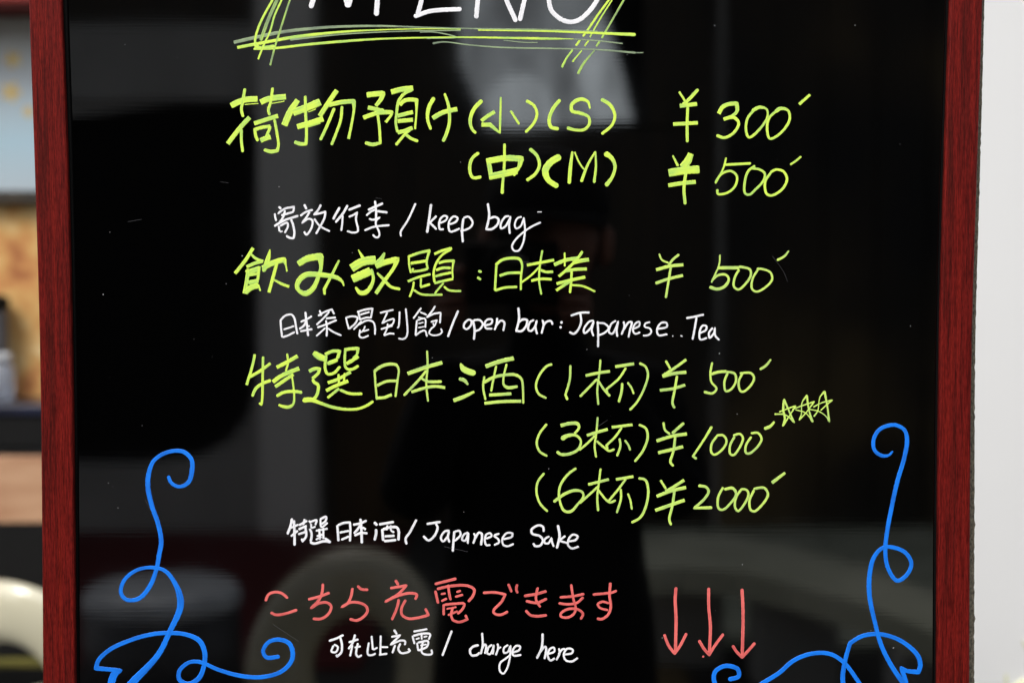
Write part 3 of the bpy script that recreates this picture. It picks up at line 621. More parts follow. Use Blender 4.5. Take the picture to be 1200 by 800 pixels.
# --- white line: charge here
t = (380, 730, 8)
char('kanji', 'small white kanji for possible', 'W', t, '20:42,164 110,142 182,107', '20:150,130 166,200 160,270 122,309! 112,290', '18:88,205 68,262 108,268 128,222 90,195')
char('kanji', 'small white kanji for at', 'W', t, '19:228,178 322,148', '20:290,103 262,190 225,240', '18:265,200 242,308', '18:283,226 343,214', '19:315,182 300,290 320,312 353,297')
char('kanji', 'small white kanji for this', 'W', t, '18:418,177 410,290 450,296 484,279', '18:443,115 456,247', '16:458,247 502,224', '18:530,112 525,292', '16:533,221 600,222', '18:512,294 592,283')
char('kanji', 'small white kanji for fill', 'W', t, '20:653,57 682,103', '18:627,126 712,111! 660,160 622,198! 720,160 757,167 755,203', '18:666,200 638,279', '19:715,185 695,240 720,276 780,271 803,255! 786,233')
char('kanji', 'small white kanji for electricity', 'W', t, '18:835,77 968,53', '18:826,113 847,193', '18:835,116 920,96 992,101 980,152', '16:910,85 915,150', '15:858,147 895,136', '13:930,127 967,120', '18:870,180 881,258', '18:875,180 972,166 965,215 880,255', '13:900,206 960,195', '18:925,170 915,270 950,291 1007,285 1005,242')
char('slash', 'white slash before the words charge here', 'W', t, '19:1197,66 1150,190 1107,304')
t = (540, 730, 8)
char('letter', 'white letter c of charge', 'W', t, '20:170,203 120,215 87,250 100,296 150,296 178,270')
char('letter', 'white letter h of charge', 'W', t, '18:200,86 205,200 188,288', '18:194,250 225,196 238,212 226,284')
char('letter', 'white letter a of charge', 'W', t, '18:295,198 260,225 250,280 275,287 300,240 308,205! 305,250 300,290')
char('letter', 'white letter r of charge', 'W', t, '18:345,187 350,230 328,299', '17:343,242 378,218')
char('letter', 'white letter g of charge', 'W', t, '17:445,200 405,230 405,275 440,267 466,208! 460,320 430,430 395,470 365,440 370,370 420,330 472,290')
char('letter', 'white letter e of charge', 'W', t, '18:490,272 548,248 556,217 520,210 485,260 495,300 568,294')
char('letter', 'white letter h of here', 'W', t, '20:768,91 760,220 713,329', '20:740,272 790,217 801,237 785,334')
char('letter', 'first white letter e of here', 'W', t, '18:815,287 878,262 872,227 835,240 815,300 840,346 884,325')
char('letter', 'white letter r of here', 'W', t, '18:920,231 926,280 895,344', '18:915,292 955,241 988,246')
char('letter', 'last white letter e of here', 'W', t, '18:965,292 1043,277 1050,247 1000,236 965,290 985,345 1040,356 1098,323')

# --- blue scrolls
t = (100, 650, 4.8)
char('scroll', 'blue vine scroll climbing the lower left', 'B', t,
     '20:465,-446 485,-404 530,-384 580,-409,24 600,-474,26 598,-534,24 560,-576 510,-586,22 440,-569 385,-529,22 358,-464,26 352,-384,28 375,-274,26 410,-174,26 427,-74,26 415,0,26 400,80,24 360,180,26 300,245,24 230,250,22 200,210,22 220,140,22 290,85,20 380,70,20 450,90,22 510,170,28 535,250,38 530,310,36 480,420,30 410,560,32 260,722,44 200,800,40 150,900,30',
     '24:120,800 145,720,40 165,668,40 198,648,22! 60,636,26! 75,590,24 140,530 250,480 350,450 450,438 560,445 640,480,28 670,540,28 670,610,26 640,690,28 580,725,28 530,700,26 530,650,24 580,605,22 640,600,22 750,645,22 880,680,24 1000,685,24 1110,650 1165,580,26 1150,500,26 1090,475,24 1030,490,22 1000,540,22 1020,575,24 1094,570,22')
t = (900, 600, 4)
char('scroll', 'blue vine scroll climbing the lower right', 'B', t,
     '12:586,-287,8 565,-267,12 535,-265,17 500,-290 495,-340,18 520,-385 560,-405 600,-408 640,-385 652,-340,20 640,-260 605,-140 575,0,20 560,80 550,180,19 562,260 605,320 650,293 672,240 645,190 590,165 540,165,18 497,210,20 477,290,22 476,390,22 500,510,20 530,620,21 580,720,22 635,800,24 720,900,20',
     '22:655,850 645,790 625,730,20! 650,742 705,748,22! 714,715 700,668 620,600,20 520,570 440,580 385,612! 365,680 350,780,22 365,850')
t = (820, 650, 4.2857)
char('scroll', 'small blue curl at the bottom right', 'B', t, '22:143,625 195,608 190,572 130,556 78,585 75,640 140,700 230,695 320,640 400,590 470,530 560,495,21 650,495 720,535 800,640 850,720')
# hairline scratches and an old smear left by wiping
M['G'] = mat('hairline_scratch', (.055, .055, .06), .7)
for q_ in ('.35:320,731 335,741 350,751', '.3:258,213 268,214.5', '.3:610,306 640,311', '.35:170,585 178,600 184,612', '.3:700,500 712,492', '.3:440,232 447,233', '.25:905,300 918,318 923,330', '.3:150,260 166,257', '.3:520,640 548,646'):
    char('scratch', 'faint hairline scratch on the black panel', 'G', I1, q_)
# dust flecks on the glass
bm = bmesh.new()
for k in range(45):
    px, py = random.uniform(95, 1090), random.uniform(5, 795)
    p = P(px, py); r = random.choice([.00012, .00016, .00022, .00035]) * random.uniform(.6, 1.1)
    bmesh.ops.create_icosphere(bm, subdivisions=1, radius=r, matrix=Matrix.Translation((p.x, -.0001, p.z)) @ Matrix.Rotation(random.random()*3, 4, 'Y') @ Matrix.Diagonal((random.uniform(.5, 1.6), .4, 1, 1)))
for px, py, r in ((121, 345, .0005), (1067, 382, .0004), (843, 414, .0005), (327, 219, .0004), (643, 549, .0004), (870, 661, .0004), (776, 747, .0004), (1002, 30, .0004)):
    p = P(px, py); bmesh.ops.create_icosphere(bm, subdivisions=1, radius=r, matrix=Matrix.Translation((p.x, -.0001, p.z)) @ Matrix.Diagonal((.7, .3, 1.1, 1)))
M['dust'] = mat('dust', (.35, .35, .36), .9)
d = from_bm('dust', bm, M['dust'], panel); d['kind'] = 'stuff'

# ------------------------------------------------------------------ the place round it
M['paving'] = mat('paving', (.5, .52, .42), .8); add_noise(M['paving'], 2.2, [(.24, .27, .19), (.62, .64, .52)], bump=.2, dist=.003)
M['red_mat'] = mat('red_carpet', (.10, .006, .008), .95); add_noise(M['red_mat'], 60, [(.07, .004, .006), (.13, .008, .01)], bump=.5, dist=.004)
M['whitewall'] = mat('white_wall_paint', (.8, .8, .8), .7); add_noise(M['whitewall'], 2.5, [(.665, .67, .67), (.695, .70, .70)], bump=.05, dist=.002)
M['greywall'] = mat('grey_wall_paint', (.4, .4, .4), .7); add_noise(M['greywall'], 2, [(.31, .308, .29), (.40, .395, .375)])
M['pillar'] = mat('off_white_gloss_paint', (.76, .75, .71), .5)
M['dark'] = mat('dark_timber', (.02, .014, .01), .6); add_noise(M['dark'], 3, [(.012, .009, .006), (.04, .028, .014)], stretch=(6, 6, .6))
M['brown'] = mat('brown_timber', (.12, .09, .05), .6); add_noise(M['brown'], 1.2, [(.004, .003, .002), (.03, .02, .009), (.19, .13, .05)], stops=(.35, .5, .75), stretch=(1, 1, .6), detail=2)
M['black'] = mat('black_paint', (.004, .004, .004), .7, spec=.2)
M['plaster'] = mat('ochre_plaster', (.45, .26, .12), .85); add_noise(M['plaster'], 8, [(.22, .055, .02), (.46, .21, .07), (.52, .30, .10), (.66, .48, .24)], stops=(.34, .46, .54, .66), detail=4, bump=.4, dist=.01)
M['cream'] = mat('cream_plastic', (.54, .51, .38), .16); add_noise(M['cream'], 6, [(.50, .47, .34), (.58, .55, .41)], rough=(.14, .26))
nodes(M['cream'])[2].inputs['Coat Weight'].default_value = 1; nodes(M['cream'])[2].inputs['Coat Roughness'].default_value = .06
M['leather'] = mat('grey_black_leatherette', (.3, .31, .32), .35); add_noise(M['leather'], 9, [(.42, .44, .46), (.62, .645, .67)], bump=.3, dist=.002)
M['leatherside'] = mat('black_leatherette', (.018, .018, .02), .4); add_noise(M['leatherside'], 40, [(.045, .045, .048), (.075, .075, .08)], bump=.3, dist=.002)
M['navy'] = mat('navy_shelf', (.015, .018, .04), .3); add_noise(M['navy'], 8, [(.008, .009, .018), (.014, .017, .04)])
M['olive'] = mat('olive_yellow_paint', (.1, .09, .02), .5); add_noise(M['olive'], 8, [(.09, .08, .015), (.13, .115, .02)])

def struct(o): o['kind'] = 'structure'; return o
M['asphalt'] = mat('dark_asphalt', (.03, .03, .03), .9); add_noise(M['asphalt'], 80, [(.018, .018, .017), (.045, .043, .04)], bump=.5, dist=.004)
struct(box('ground', (-60, -60, -.3), (60, 60, -.004), M['asphalt']))
# paving slabs seen mirrored in the lower right of the panel
g = bpy.data.objects.new('pavement', None); COL.objects.link(g); g['kind'] = 'structure'
slab_me = None
for i in range(7):
    for j in range(4):
        x = .42 + i * .62; y = -6.0 + j * .62
        bmq = bmesh.new(); box_bm(bmq, (0, 0, -.03), (.606, .606, .0), .004)
        if slab_me is None:
            o = from_bm('paving_slab', bmq, M['paving'], g); slab_me = o.data
        else:
            bmq.free(); o = bpy.data.objects.new('paving_slab', slab_me); COL.objects.link(o); o.parent = g
        o.location = (x, y, .03 + random.uniform(-.002, .002))
mt = box('floor_mat', (-3.4, -5.95, 0), (-.55, -3.3, .012), M['red_mat'], None, .004)
tag(mt, 'dark red carpet mat lying in front of the white shopfront, seen only as a reflection', 'mat')
# low curved stone bench on the paving, mirrored in the lower right
def onz(px, py, z):
    lo, hi = 2.0, 14.0
    for _ in range(50):
        m_ = (lo + hi) / 2
        if refl(px, py, m_).z > z: lo = m_
        else: hi = m_
    return refl(px, py, lo)
M['bench'] = mat('pale_stone', (.6, .62, .52), .7); add_noise(M['bench'], 3, [(.38, .39, .29), (.58, .58, .45)])
bc = empty('curved_bench', (1.2, -4.0, 0), 'low curved pale stone bench mirrored at the lower right of the panel', 'bench')
far = [(745, 628), (800, 624), (860, 628), (930, 642), (1010, 664), (1100, 696), (1200, 738)]
near = [(745, 668), (800, 664), (860, 668), (930, 684), (1010, 708), (1100, 744), (1200, 790)]
bm = bmesh.new(); rows = []
for a_, b_ in zip(far, near):
    A_ = onz(*a_, .42) - bc.location; B_ = onz(*b_, .42) - bc.location
    rows.append([bm.verts.new(v) for v in (A_, B_, B_ - Vector((0, 0, .09)), A_ - Vector((0, 0, .09)))])
for A_, B_ in zip(rows, rows[1:]):
    for k in range(4): bm.faces.new((A_[k], A_[(k+1) % 4], B_[(k+1) % 4], B_[k]))
bm.faces.new(rows[0]); bm.faces.new(rows[-1])
from_bm('seat', bm, M['bench'], bc)
for k in (1, 3, 5):
    m_ = (onz(*far[k], .42) + onz(*near[k], .42)) / 2 - bc.location
    box('support', (m_.x - .14, m_.y - .1, 0), (m_.x + .14, m_.y + .1, m_.z - .091), M['greywall'], bc, .01)
# shopfront across the way (mirrored in the panel)
FY = 2 * BY - 7.8
shop = empty('shopfront', (0, FY, 0), 'white shopfront with a dark window and pillar mirrored in the black panel', 'shopfront')
def fb(name, x0, x1, z0, z1, m, y0=0, y1=-.25, bev=.01): return box(name, (x0, y1, z0), (x1, y0, z1), m, shop, bev)
q = 7.8 * PX
def fx(px): return (px - 600) * q
def fz(py): return refl(600, py, 7.8).z
fb('low_wall', -6, fx(305), 0, fz(545), M['greywall'])
fb('beam', -6, fx(305), fz(118), fz(28), M['greywall'])
fb('window_pane', -6, fx(305), fz(545), fz(118), M['black'], -.12, -.2, 0)  # black sheet replaces the depth of an unlit shop interior
def plate(name, poly, y, m, th=.03):
    bm = bmesh.new(); bm.faces.new([bm.verts.new(Vector((fx(a_), y, fz(b_)))) for a_, b_ in poly])
    ex = bmesh.ops.extrude_face_region(bm, geom=bm.faces[:])
    for v in [e for e in ex['geom'] if isinstance(e, bmesh.types.BMVert)]: v.co.y -= th
    return from_bm(name, bm, m, shop)
plate('corner_plate', [(304, 380), (300, 440), (290, 485), (268, 515), (230, 535), (150, 544.5), (304, 544.5)], -.04, M['greywall'])
plate('corner_plate', [(-60, 142), (60, 138), (130, 130), (215, 119), (-60, 119)], -.04, M['greywall'])
plate('corner_plate', [(304, 119), (304, 170), (298, 140), (284, 119)], -.04, M['greywall'])
fb('upper_wall', -6, fx(305), fz(28), 5.2, M['dark'], -.01)
fb('pillar', fx(305) + .002, fx(372), 0, 5.2, M['pillar'], .12, -.25, .03)
fb('door_panel', fx(372) + .002, fx(838), 0, fz(150), M['dark'], -.04)
M['warm'] = mat('warm_brown_timber', (.06, .035, .012), .6); add_noise(M['warm'], 3, [(.03, .017, .006), (.085, .05, .018)], stretch=(4, 4, .5))
fb('door_leaf', fx(392), fx(486), .02, fz(350), M['warm'], -.01, -.038, .006)
fb('upper_wall', fx(372) + .002, fx(838), fz(150) + 1.0, 5.2, M['dark'], -.03)
fb('door_panel', fx(372) + .002, fx(536), fz(150) + .002, fz(150) + .998, M['dark'], -.035)
fb('door_panel', fx(752), fx(838), fz(150) + .002, fz(150) + .998, M['dark'], -.035)
fb('post', fx(838) + .002, fx(844), fz(420), 5.2, M['greywall'], .05, -.2, .01)
x = fx(847) + .004; k = 0
while x < 4.6:
    wv = .28; fb('timber_board', x, x + wv - .012, .0, 4.8, M['brown'], -.02 - .01*(k % 2), -.2, .004); x += wv; k += 1
# invented glowing plates that make the bright mirrored patch
M['glow'] = bpy.data.materials.new('bright_glow_mat'); M['glow'].use_nodes = True
N, L, b = nodes(M['glow'])
tc = N.new('ShaderNodeTexCoord'); nn = N.new('ShaderNodeTexNoise'); nn.inputs['Scale'].default_value = 2.4; nn.inputs['Detail'].default_value = 1.5; nn.inputs['Distortion'].default_value = .5
mp = N.new('ShaderNodeMapping'); mp.inputs['Rotation'].default_value = (0, R(35), 0); mp.inputs['Scale'].default_value = (2.2, 1, .8)
L.new(tc.outputs['Object'], mp.inputs[0]); L.new(mp.outputs[0], nn.inputs['Vector'])
rr = N.new('ShaderNodeMapRange'); rr.inputs['From Min'].default_value = .35; rr.inputs['From Max'].default_value = .68; rr.inputs['To Min'].default_value = .35; rr.inputs['To Max'].default_value = 1.9
L.new(nn.outputs[0], rr.inputs[0]); L.new(rr.outputs[0], b.inputs['Emission Strength']); b.inputs['Emission Color'].default_value = (.86, .95, 1, 1)
b.inputs['Base Color'].default_value = (.6, .6, .6, 1)
bm = bmesh.new()
bm.free()
def glow(name, poly, y, m):
    bm = bmesh.new(); bm.faces.new([bm.verts.new(Vector((fx(a_), y, fz(b_)))) for a_, b_ in poly])
    ex = bmesh.ops.extrude_face_region(bm, geom=bm.faces[:])
    for v in [e for e in ex['geom'] if isinstance(e, bmesh.types.BMVert)]: v.co.y -= .02
    return from_bm(name, bm, m, shop)
M['dim_glow'] = M['glow'].copy(); M['dim_glow'].name = 'dim_glow_mat'
for n_ in M['dim_glow'].node_tree.nodes:
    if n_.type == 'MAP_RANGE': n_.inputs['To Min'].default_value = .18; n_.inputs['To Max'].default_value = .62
for n_ in M['glow'].node_tree.nodes:
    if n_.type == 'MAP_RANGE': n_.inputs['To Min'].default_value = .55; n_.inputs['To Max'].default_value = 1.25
glow('dim_glow_plate', [(538, -60), (538, 70), (560, 120), (590, 148), (660, 144), (738, 138), (732, 90), (712, 20), (700, -60)], -.11, M['dim_glow'])  # dim emissive plate outlining the mirrored glow
glow('glow_plate', [(568, 146), (572, 112), (590, 92), (622, 84), (640, 100), (652, 145)], -.08, M['glow'])  # made-up brighter patches within the glow
glow('glow_plate', [(664, 40), (700, 14), (722, 60), (742, 140), (700, 138), (684, 96)], -.08, M['glow'])
fb('glow_backing', fx(536), fx(752), fz(150) + .002, fz(150) + .998, M['black'], -.14, -.25, 0)

M['coir'] = mat('brown_coir', (.16, .11, .05), .95); add_noise(M['coir'], 120, [(.10, .07, .03), (.2, .14, .06)], bump=.6, dist=.006)
tag(box('doormat', (-.4, -3.42, -.003), (.62, -2.4, .016), M['coir'], None, .005), 'brown coir doormat lying mirrored along the bottom edge of the panel', 'doormat')
# reflected drum stool
def stool(x, y):
    t = empty('drum_stool', (x, y, 0), 'low round stool with a grey leatherette top mirrored at the lower left of the panel', 'stool')
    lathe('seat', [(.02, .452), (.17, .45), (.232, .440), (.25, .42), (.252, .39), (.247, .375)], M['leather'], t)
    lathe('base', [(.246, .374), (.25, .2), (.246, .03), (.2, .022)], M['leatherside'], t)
    for k in range(4):
        a = R(45 + 90*k); lathe('foot', [(.018, 0), (.02, .024)], M['black'], t, 12, (.17*math.cos(a), .17*math.sin(a), 0))
    return t
p = refl(190, 690, 4.5); stool(p.x, p.y)

# cream chairs with an arched back and a hole in it
def arch(W_, H, z0, n=40, pw=2.1):
    out = []
    for i in range(n + 1):
        a = math.pi * i / n
        c, s = math.cos(a), math.sin(a)
        x = -W_ * math.copysign(abs(c) ** (2/pw), c); z = z0 + H * abs(s) ** (2/pw)
        out.append((x, z))
    return out
def chair(loc, rz, label, first=True):
    t = empty('cream_chair', loc, label, 'chair', 'cream chairs round the menu board', rz)
    t['_'] = 0; del t['_']
    top = .80
    outer = [(-.2, .42)] + arch(.238, .27, top - .27) + [(.2, .42)]
    inner = [(-.08, .42)] + arch(.10, .12, top - .27) + [(.08, .42)]
    outer = [(x, z) for x, z in outer]; bm = bmesh.new(); rows = []
    for (xo, zo), (xi, zi) in zip(outer, inner):
        sec = []
        m = 14
        for k in range(m):
            a = 2*math.pi*k/m; u = .5 + .5*math.copysign(abs(math.cos(a))**.8, math.cos(a)); v = .030*math.copysign(abs(math.sin(a))**.95, math.sin(a))
            x = xo + (xi-xo)*u; z = zo + (zi-zo)*u
            yb = -.16 + 1.6*x*x + .16*(z-.45)*-1
            sec.append(bm.verts.new((x, yb + v, z)))
        rows.append(sec)
    for A, B in zip(rows, rows[1:]):
        for k in range(len(A)): bm.faces.new((A[k], A[(k+1) % len(A)], B[(k+1) % len(A)], B[k]))
    bm.faces.new(rows[0]); bm.faces.new(rows[-1])
    from_bm('backrest', bm, M['cream'], t, True)
    bm = bmesh.new(); rows = []
    for r, z in ((.02, .438), (.15, .436), (.2, .442), (.222, .435), (.226, .42), (.215, .405), (.1, .40)):
        rows.append([bm.verts.new((r*math.copysign(abs(math.cos(2*math.pi*k/36))**.75, math.cos(2*math.pi*k/36)), .02 + r*math.copysign(abs(math.sin(2*math.pi*k/36))**.75, math.sin(2*math.pi*k/36)), z)) for k in range(36)])
    for A, B in zip(rows, rows[1:]):
        for k in range(36): bm.faces.new((A[k], A[(k+1) % 36], B[(k+1) % 36], B[k]))
    bm.faces.new(rows[0]); bm.faces.new(rows[-1])
    from_bm('seat', bm, M['cream'], t, True)
    for sx in (-1, 1):
        for sy in (-1, 1):
            tube('leg', [(sx*.15, .02 + sy*.14, .41), (sx*.2, .02 + sy*.2, 0)], [.02, .014], M['cream'], t)
    return t
p = refl(392, 655, 3.2)
chair((p.x + .02, p.y + .13, 0), R(8), 'cream plastic chair with an arched back mirrored behind the coral writing')
p = at(58, 668, 3.3)
ch = chair((p.x, p.y + .10, p.z - .80), R(-20), 'cream plastic chair with a holed arched back at the lower left beyond the frame')
c2 = None

# ------------------------------------------------------------------ behind the board, left
BX = 3.9
def L_(px, py, Y=BX): return at(px, py, Y)
wl = empty('ochre_wall', (0, BX, 0), 'mottled ochre and rust plaster wall far left behind the board', 'wall')
box('wall_face', (-4.5, .1, 0), (-.6, .3, 3.4), M['plaster'], wl)
box('skirting', (-4.5, .06, 0), (-.6, .099, L_(0, 640).z), M['dark'], wl)
M['redtrim'] = mat('red_fascia', (.20, .012, .01), .5); add_noise(M['redtrim'], 4, [(.15, .01, .01), (.26, .02, .012)])
rf = box('red_fascia', (-4.5, BX - .12, L_(0, 13).z), (-.6, BX + .098, L_(0, 13).z + .3), M['redtrim'], None, .01)
tag(rf, 'dark red fascia board above the pale poster at the top left', 'fascia')
# poster: pale blue sheet with orange blossoms printed on it
M['poster'] = mat('pale_blue_print', (.5, .6, .66), .6)
N, L, b = nodes(M['poster'])
tc = N.new('ShaderNodeTexCoord'); sp = N.new('ShaderNodeSeparateXYZ'); L.new(tc.outputs['Object'], sp.inputs[0])
base = N.new('ShaderNodeValToRGB'); e = base.color_ramp.elements; e[0].position = 0; e[0].color = (.34, .40, .44, 1); e[1].position = 1; e[1].color = (.36, .36, .32, 1)
mid = e.new(.28); mid.color = (.30, .42, .49, 1); mid2 = e.new(.62); mid2.color = (.31, .35, .38, 1)
mr = N.new('ShaderNodeMapRange'); mr.inputs['From Max'].default_value = L_(0, 16).z - L_(0, 222).z
L.new(sp.outputs[2], mr.inputs[0]); L.new(mr.outputs[0], base.inputs[0])
L.new(base.outputs[0], b.inputs['Base Color'])
M['blossom'] = mat('orange_print', (.45, .33, .12), .6); add_noise(M['blossom'], 30, [(.50, .42, .2), (.40, .26, .09)])
pt = empty('poster', (-2.4, BX + .06, L_(0, 222).z), 'pale blue poster with orange blossoms hanging at the upper left behind the frame', 'poster')
box('sheet', (0, 0, 0), (1.9, .01, L_(0, 16).z - L_(0, 222).z), M['poster'], pt)
box('batten', (-.02, -.012, -.035), (1.92, .022, -.001), M['dark'], pt, .003)
def blossom(px, py, r):
    c = L_(px, py, BX + .0595) - Vector((-2.4, BX + .06, L_(0, 222).z)); bm = bmesh.new(); n = 40
    ring = [bm.verts.new((c.x + r*(1 + .28*math.cos(5*2*math.pi*k/n + px))*math.cos(2*math.pi*k/n), 0, c.z + r*(1 + .28*math.cos(5*2*math.pi*k/n + px))*math.sin(2*math.pi*k/n))) for k in range(n)]
    bm.faces.new(ring); ex = bmesh.ops.extrude_face_region(bm, geom=bm.faces[:])
    for v in [e for e in ex['geom'] if isinstance(e, bmesh.types.BMVert)]: v.co.y -= .001
    from_bm('printed_blossom', bm, M['blossom'], pt)
for px, py, rr_ in ((15, 70, .021), (13, 108, .024), (33, 131, .014), (-14, 60, .016), (-30, 100, .02), (-60, 75, .024), (-90, 120, .018), (-130, 80, .022), (-175, 110, .02)): blossom(px, py, rr_)
# counter shelf with a jar and a dark canister
sh = empty('counter_shelf', (0, BX, 0), 'dark navy shelf running along the ochre wall at the left edge', 'shelf')
box('shelf_board', (-4.5, -.13, L_(0, 486, BX-.13).z), (-.7, .098, L_(0, 474, BX-.13).z), M['navy'], sh, .004)
box('apron', (-4.5, -.12, L_(0, 524, BX-.13).z), (-.7, -.1, L_(0, 486.5, BX-.13).z), M['black'], sh, .002)
for xx in (-3.8, -2.4, -1.0):
    box('bracket', (xx, -.1, L_(0, 524, BX-.13).z), (xx + .03, .098, L_(0, 487, BX-.13).z), M['black'], sh)
sz = L_(0, 474, BX-.13).z
xx = L_(1, 450, BX-.07).x
M['glass'] = mat('clear_glass', (.75, .8, .9), .05, ior=1.5); nodes(M['glass'])[2].inputs['Transmission Weight'].default_value = .75
j = empty('glass_jar', (xx - .005, BX - .07, sz), 'clear glass jar with bright glints on the navy shelf at the left edge', 'jar')
lathe('body', [(.03, .001), (.04, .006), (.042, .09), (.032, .105), (.03, .112)], M['glass'], j, 24)
lathe('lid', [(.034, .1125), (.035, .13), (.03, .134)], M['leather'], j, 24)
cn = empty('canister', (xx - .066, BX + .03, sz), 'dark grey canister behind the glass jar on the navy shelf', 'canister')
M['steel'] = mat('dark_painted_tin', (.05, .055, .065), .35); add_noise(M['steel'], 20, [(.04, .044, .052), (.07, .075, .085)])
lathe('body', [(.05, .001), (.052, .01), (.052, .24), (.046, .25)], M['steel'], cn, 28)
lathe('lid', [(.054, .2505), (.055, .28), (.03, .29), (.012, .292), (.012, .305)], M['black'], cn, 28)
# olive bar seen through the chair hole
ol = tube('olive_rail', [(-2.6, 3.6, L_(0, 776, 3.6).z), (-1.0, 3.6, L_(0, 776, 3.6).z)], .013, M['olive'])
tag(ol, 'yellow-olive rail seen through the hole of the cream chair back', 'rail')
M['tan'] = mat('bright_wall_tan', (.45, .28, .16), .6); add_noise(M['tan'], 3, [(.30, .14, .07), (.52, .33, .2)], stretch=(1, 1, 5), detail=4)
cab = empty('low_cabinet', (-2.2, 3.66, 0), 'low cabinet with an added bright-wall band over black doors behind the cream chair', 'cabinet')
box('carcass', (-1.4, .012, 0), (1.3, .2, L_(0, 532, 3.66).z), M['black'], cab, .004)
for k in range(3): box('bright_wall_band', (-1.4 + k*.9 + .004, -.008, L_(0, 612, 3.66).z), (-1.4 + k*.9 + .892, .011, L_(0, 534, 3.66).z), M['tan'], cab, .003)  # added tan fronts imitate bright wall where the shelf's shadow would fall
for k in range(3): box('door', (-1.4 + k*.9 + .004, -.004, .06), (-1.4 + k*.9 + .892, .011, L_(0, 614, 3.66).z), M['black'], cab, .003)

# ------------------------------------------------------------------ behind the board, right: white panel wall
M['yel'] = mat('faint_yellow_paint', (.75, .76, .40), .7); add_noise(M['yel'], 30, [(.66, .67, .42), (.68, .68, .5)])
ww = empty('white_wall', (0, 1.7, 0), 'plain white wall panel to the right behind the red frame with faint yellow marks', 'wall')
box('wall_panel', (.25, 0, 0), (3.4, .12, 2.9), M['whitewall'], ww, .004)
def mark(pts, w):
    bm = bmesh.new(); tube_bm(bm, [at(px, py, 1.699) - Vector((0, 1.7, 0)) for px, py in pts], w, 6); o = from_bm('yellow_mark', bm, M['yel'], ww)
mark([(1180, 806), (1179, 790)], .0016); mark([(1205, 762), (1199, 750)], .0016)
mark([(1190, 806), (1200, 798), (1215, 796)], .005); mark([(1172, 812), (1190, 806)], .003)

# ------------------------------------------------------------------ photographer mirrored in the panel
M['coat'] = mat('black_coat', (.006, .006, .007), .9, spec=.1); add_noise(M['coat'], 30, [(.005, .005, .006), (.008, .008, .009)], bump=.3, dist=.004)
M['skin'] = mat('skin', (.2, .1, .07), .6); add_noise(M['skin'], 25, [(.17, .075, .05), (.23, .105, .07)])
M['hair'] = mat('black_hair', (.008, .007, .006), .6); add_noise(M['hair'], 60, [(.006, .005, .005), (.012, .01, .009)], stretch=(1, 1, .1), bump=.4, dist=.003)
def skin_mesh(name, pts, edges, rads, m, parent, sub=2):
    me = bpy.data.meshes.new(name); me.from_pydata(pts, edges, []); o = link(name, me, m, parent)
    md = o.modifiers.new('skin', 'SKIN'); md.use_smooth_shade = True
    for i, r in enumerate(rads):
        sv = me.skin_vertices[0].data[i]; sv.radius = (r, r) if not isinstance(r, tuple) else r; sv.use_root = (i == 0)
    s = o.modifiers.new('sub', 'SUBSURF'); s.levels = s.render_levels = sub
    return o
ph = empty('person', (.05, -.33, 0), 'photographer in a black coat and invented hat with a camera, mirrored dark mid panel', 'person')
pts = [(0, 0, .90), (0, 0, 1.02), (0, 0, 1.14), (0, .0, 1.25), (0, .01, 1.32), (0, .05, 1.39), (0, .09, 1.47), (0, .09, 1.53),
       (-.15, 0, 1.25), (-.20, .06, 1.10), (-.13, .20, 1.33),
       (.15, 0, 1.25), (.20, .06, 1.10), (.05, .20, 1.33),
       (-.09, 0, .82), (-.10, .01, .47), (-.11, -.02, .09), (-.12, .12, .04),
       (.09, 0, .82), (.10, .01, .47), (.11, -.02, .09), (.12, .12, .04)]
edges = [(0,1),(1,2),(2,3),(3,4),(4,5),(5,6),(6,7),(3,8),(8,9),(9,10),(3,11),(11,12),(12,13),(0,14),(14,15),(15,16),(16,17),(0,18),(18,19),(19,20),(20,21)]
rads = [(.17,.12),(.16,.115),(.165,.12),(.14,.10),.06,.055,.075,.07,.075,.055,.035,.075,.055,.035,.10,.07,.05,.04,.10,.07,.05,.04]
skin_mesh('body', pts, edges, rads, M['coat'], ph)
# head, hair, ears, nose
bm = bmesh.new(); bmesh.ops.create_uvsphere(bm, u_segments=28, v_segments=20, radius=1)
for v in bm.verts:
    x, y, z = v.co; w = 1 - .22*max(0, -z); v.co = Vector((x*.076*w, .085 + y*.094*(1-.12*max(0, -z)), 1.495 + z*.115))
for v in bm.verts:
    if v.co.y > .16 and abs(v.co.x) < .014 and 1.455 < v.co.z < 1.50: v.co.y += .018
from_bm('head', bm, M['skin'], ph, True)
bm = bmesh.new(); bmesh.ops.create_uvsphere(bm, u_segments=28, v_segments=20, radius=1)
for v in bm.verts:
    x, y, z = v.co
    cut = .0 if y > .25 else 0
    v.co = Vector((x*.086, .072 + y*.10, 1.515 + z*.108))
    if y > .3 and z < .45: v.co.y = .10
    v.co += Vector((noise.noise(v.co*40), noise.noise(v.co*40+Vector((3,3,3))), 0)) * .004
from_bm('hair', bm, M['hair'], ph, True)
bm = bmesh.new(); bmesh.ops.create_uvsphere(bm, u_segments=32, v_segments=20, radius=1)
bmesh.ops.delete(bm, geom=[v for v in bm.verts if v.co.z < -.02], context='VERTS')
for v in bm.verts: v.co = Vector((v.co.x*.092, .078 + v.co.y*.108, 1.528 + v.co.z*.10))
added_cap = from_bm('added_cap', bm, M['coat'], ph, True)  # invented headwear, put on to keep the mirrored face dark
bm = bmesh.new(); top_, bot_ = [], []
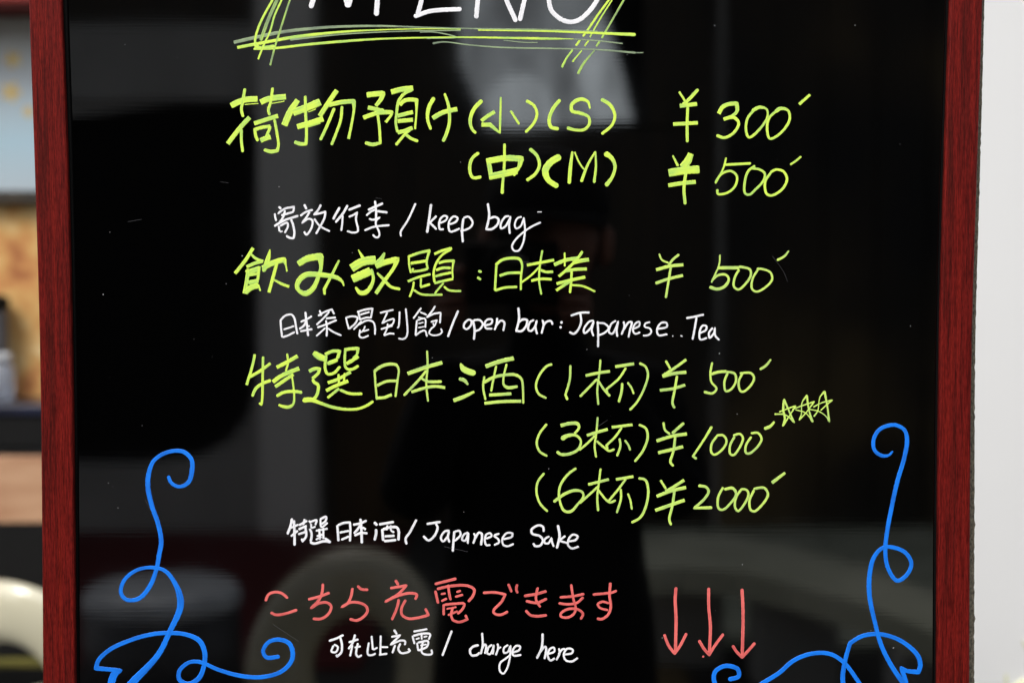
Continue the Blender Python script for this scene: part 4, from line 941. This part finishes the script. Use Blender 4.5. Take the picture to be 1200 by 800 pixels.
for k in range(17):
    a = math.pi * k / 16
    top_.append((bm.verts.new((.088*math.cos(a), .08 + .100*math.sin(a), 1.530)), bm.verts.new((.086*math.cos(a), .085 + .175*math.sin(a), 1.520 - .01*abs(math.cos(a))))))
    bot_.append((bm.verts.new((.088*math.cos(a), .08 + .100*math.sin(a), 1.527)), bm.verts.new((.086*math.cos(a), .085 + .175*math.sin(a), 1.517 - .01*abs(math.cos(a))))))
for k in range(16):
    bm.faces.new((top_[k][0], top_[k+1][0], top_[k+1][1], top_[k][1])); bm.faces.new((bot_[k][0], bot_[k+1][0], bot_[k+1][1], bot_[k][1])); bm.faces.new((top_[k][1], top_[k+1][1], bot_[k+1][1], bot_[k][1]))
from_bm('added_brim', bm, M['coat'], added_cap, True)
for s in (-1, 1):
    lathe('ear', [(.004, -.03), (.012, -.02), (.014, 0), (.013, .02), (.004, .03)], M['skin'], ph, 12, (s*.083, .085, 1.485))
# hands wrapped round the camera: palm with five separate fingers each
for s in (-1, 1):
    cx = -.05 + s*.075          # camera centre is x=-.05 in this frame
    P0 = [(cx + s*.012, .165, 1.365), (cx + s*.014, .185, 1.395), (cx + s*.012, .20, 1.425)]
    E = [(0,1),(1,2)]; Rr = [.024, .026, .02]
    for k in range(4):
        z = 1.388 + k*.019; n = len(P0); ln = (.9, 1, 1.02, .92)[k]
        P0 += [(cx + s*.018, .205, z), (cx + s*.010, .205 + .026*ln, z + .002), (cx - s*.014, .205 + .034*ln, z + .003)]
        E += [(1 if k < 2 else 2, n), (n, n+1), (n+1, n+2)]; Rr += [.0095, .0088, .0078]
    n = len(P0); P0 += [(cx - s*.002, .178, 1.40), (cx - s*.022, .176, 1.425)]; E += [(1, n), (n, n+1)]; Rr += [.011, .009]
    skin_mesh('hand', P0, E, Rr, M['skin'], ph, 1)
cm = empty('photo_camera', (0, -.02, 1.45), 'black camera held up in both hands by the mirrored photographer', 'camera')
box('camera_body', (-.065, -.135, -.048), (.065, -.085, .038), M['black'], cm, .008)
box('viewfinder_hump', (-.022, -.13, .0385), (.022, -.075, .056), M['black'], cm, .006)
def ytube(name, prof, m):
    bm = bmesh.new(); rings = []
    for r, y in prof: rings.append([bm.verts.new((r*math.cos(2*math.pi*k/32), y, r*math.sin(2*math.pi*k/32))) for k in range(32)])
    for A, B in zip(rings, rings[1:]):
        for k in range(32): bm.faces.new((A[k], A[(k+1) % 32], B[(k+1) % 32], B[k]))
    bm.faces.new(rings[0]); bm.faces.new(rings[-1]); return from_bm(name, bm, m, cm, True)
ytube('lens_barrel', [(.033, -.0845), (.034, -.06), (.037, -.058), (.037, -.025), (.035, -.018), (.030, -.018), (.028, -.024)], M['black'])
ytube('front_glass', [(.027, -.0235), (.02, -.021), (.008, -.0195)], M['panel'])
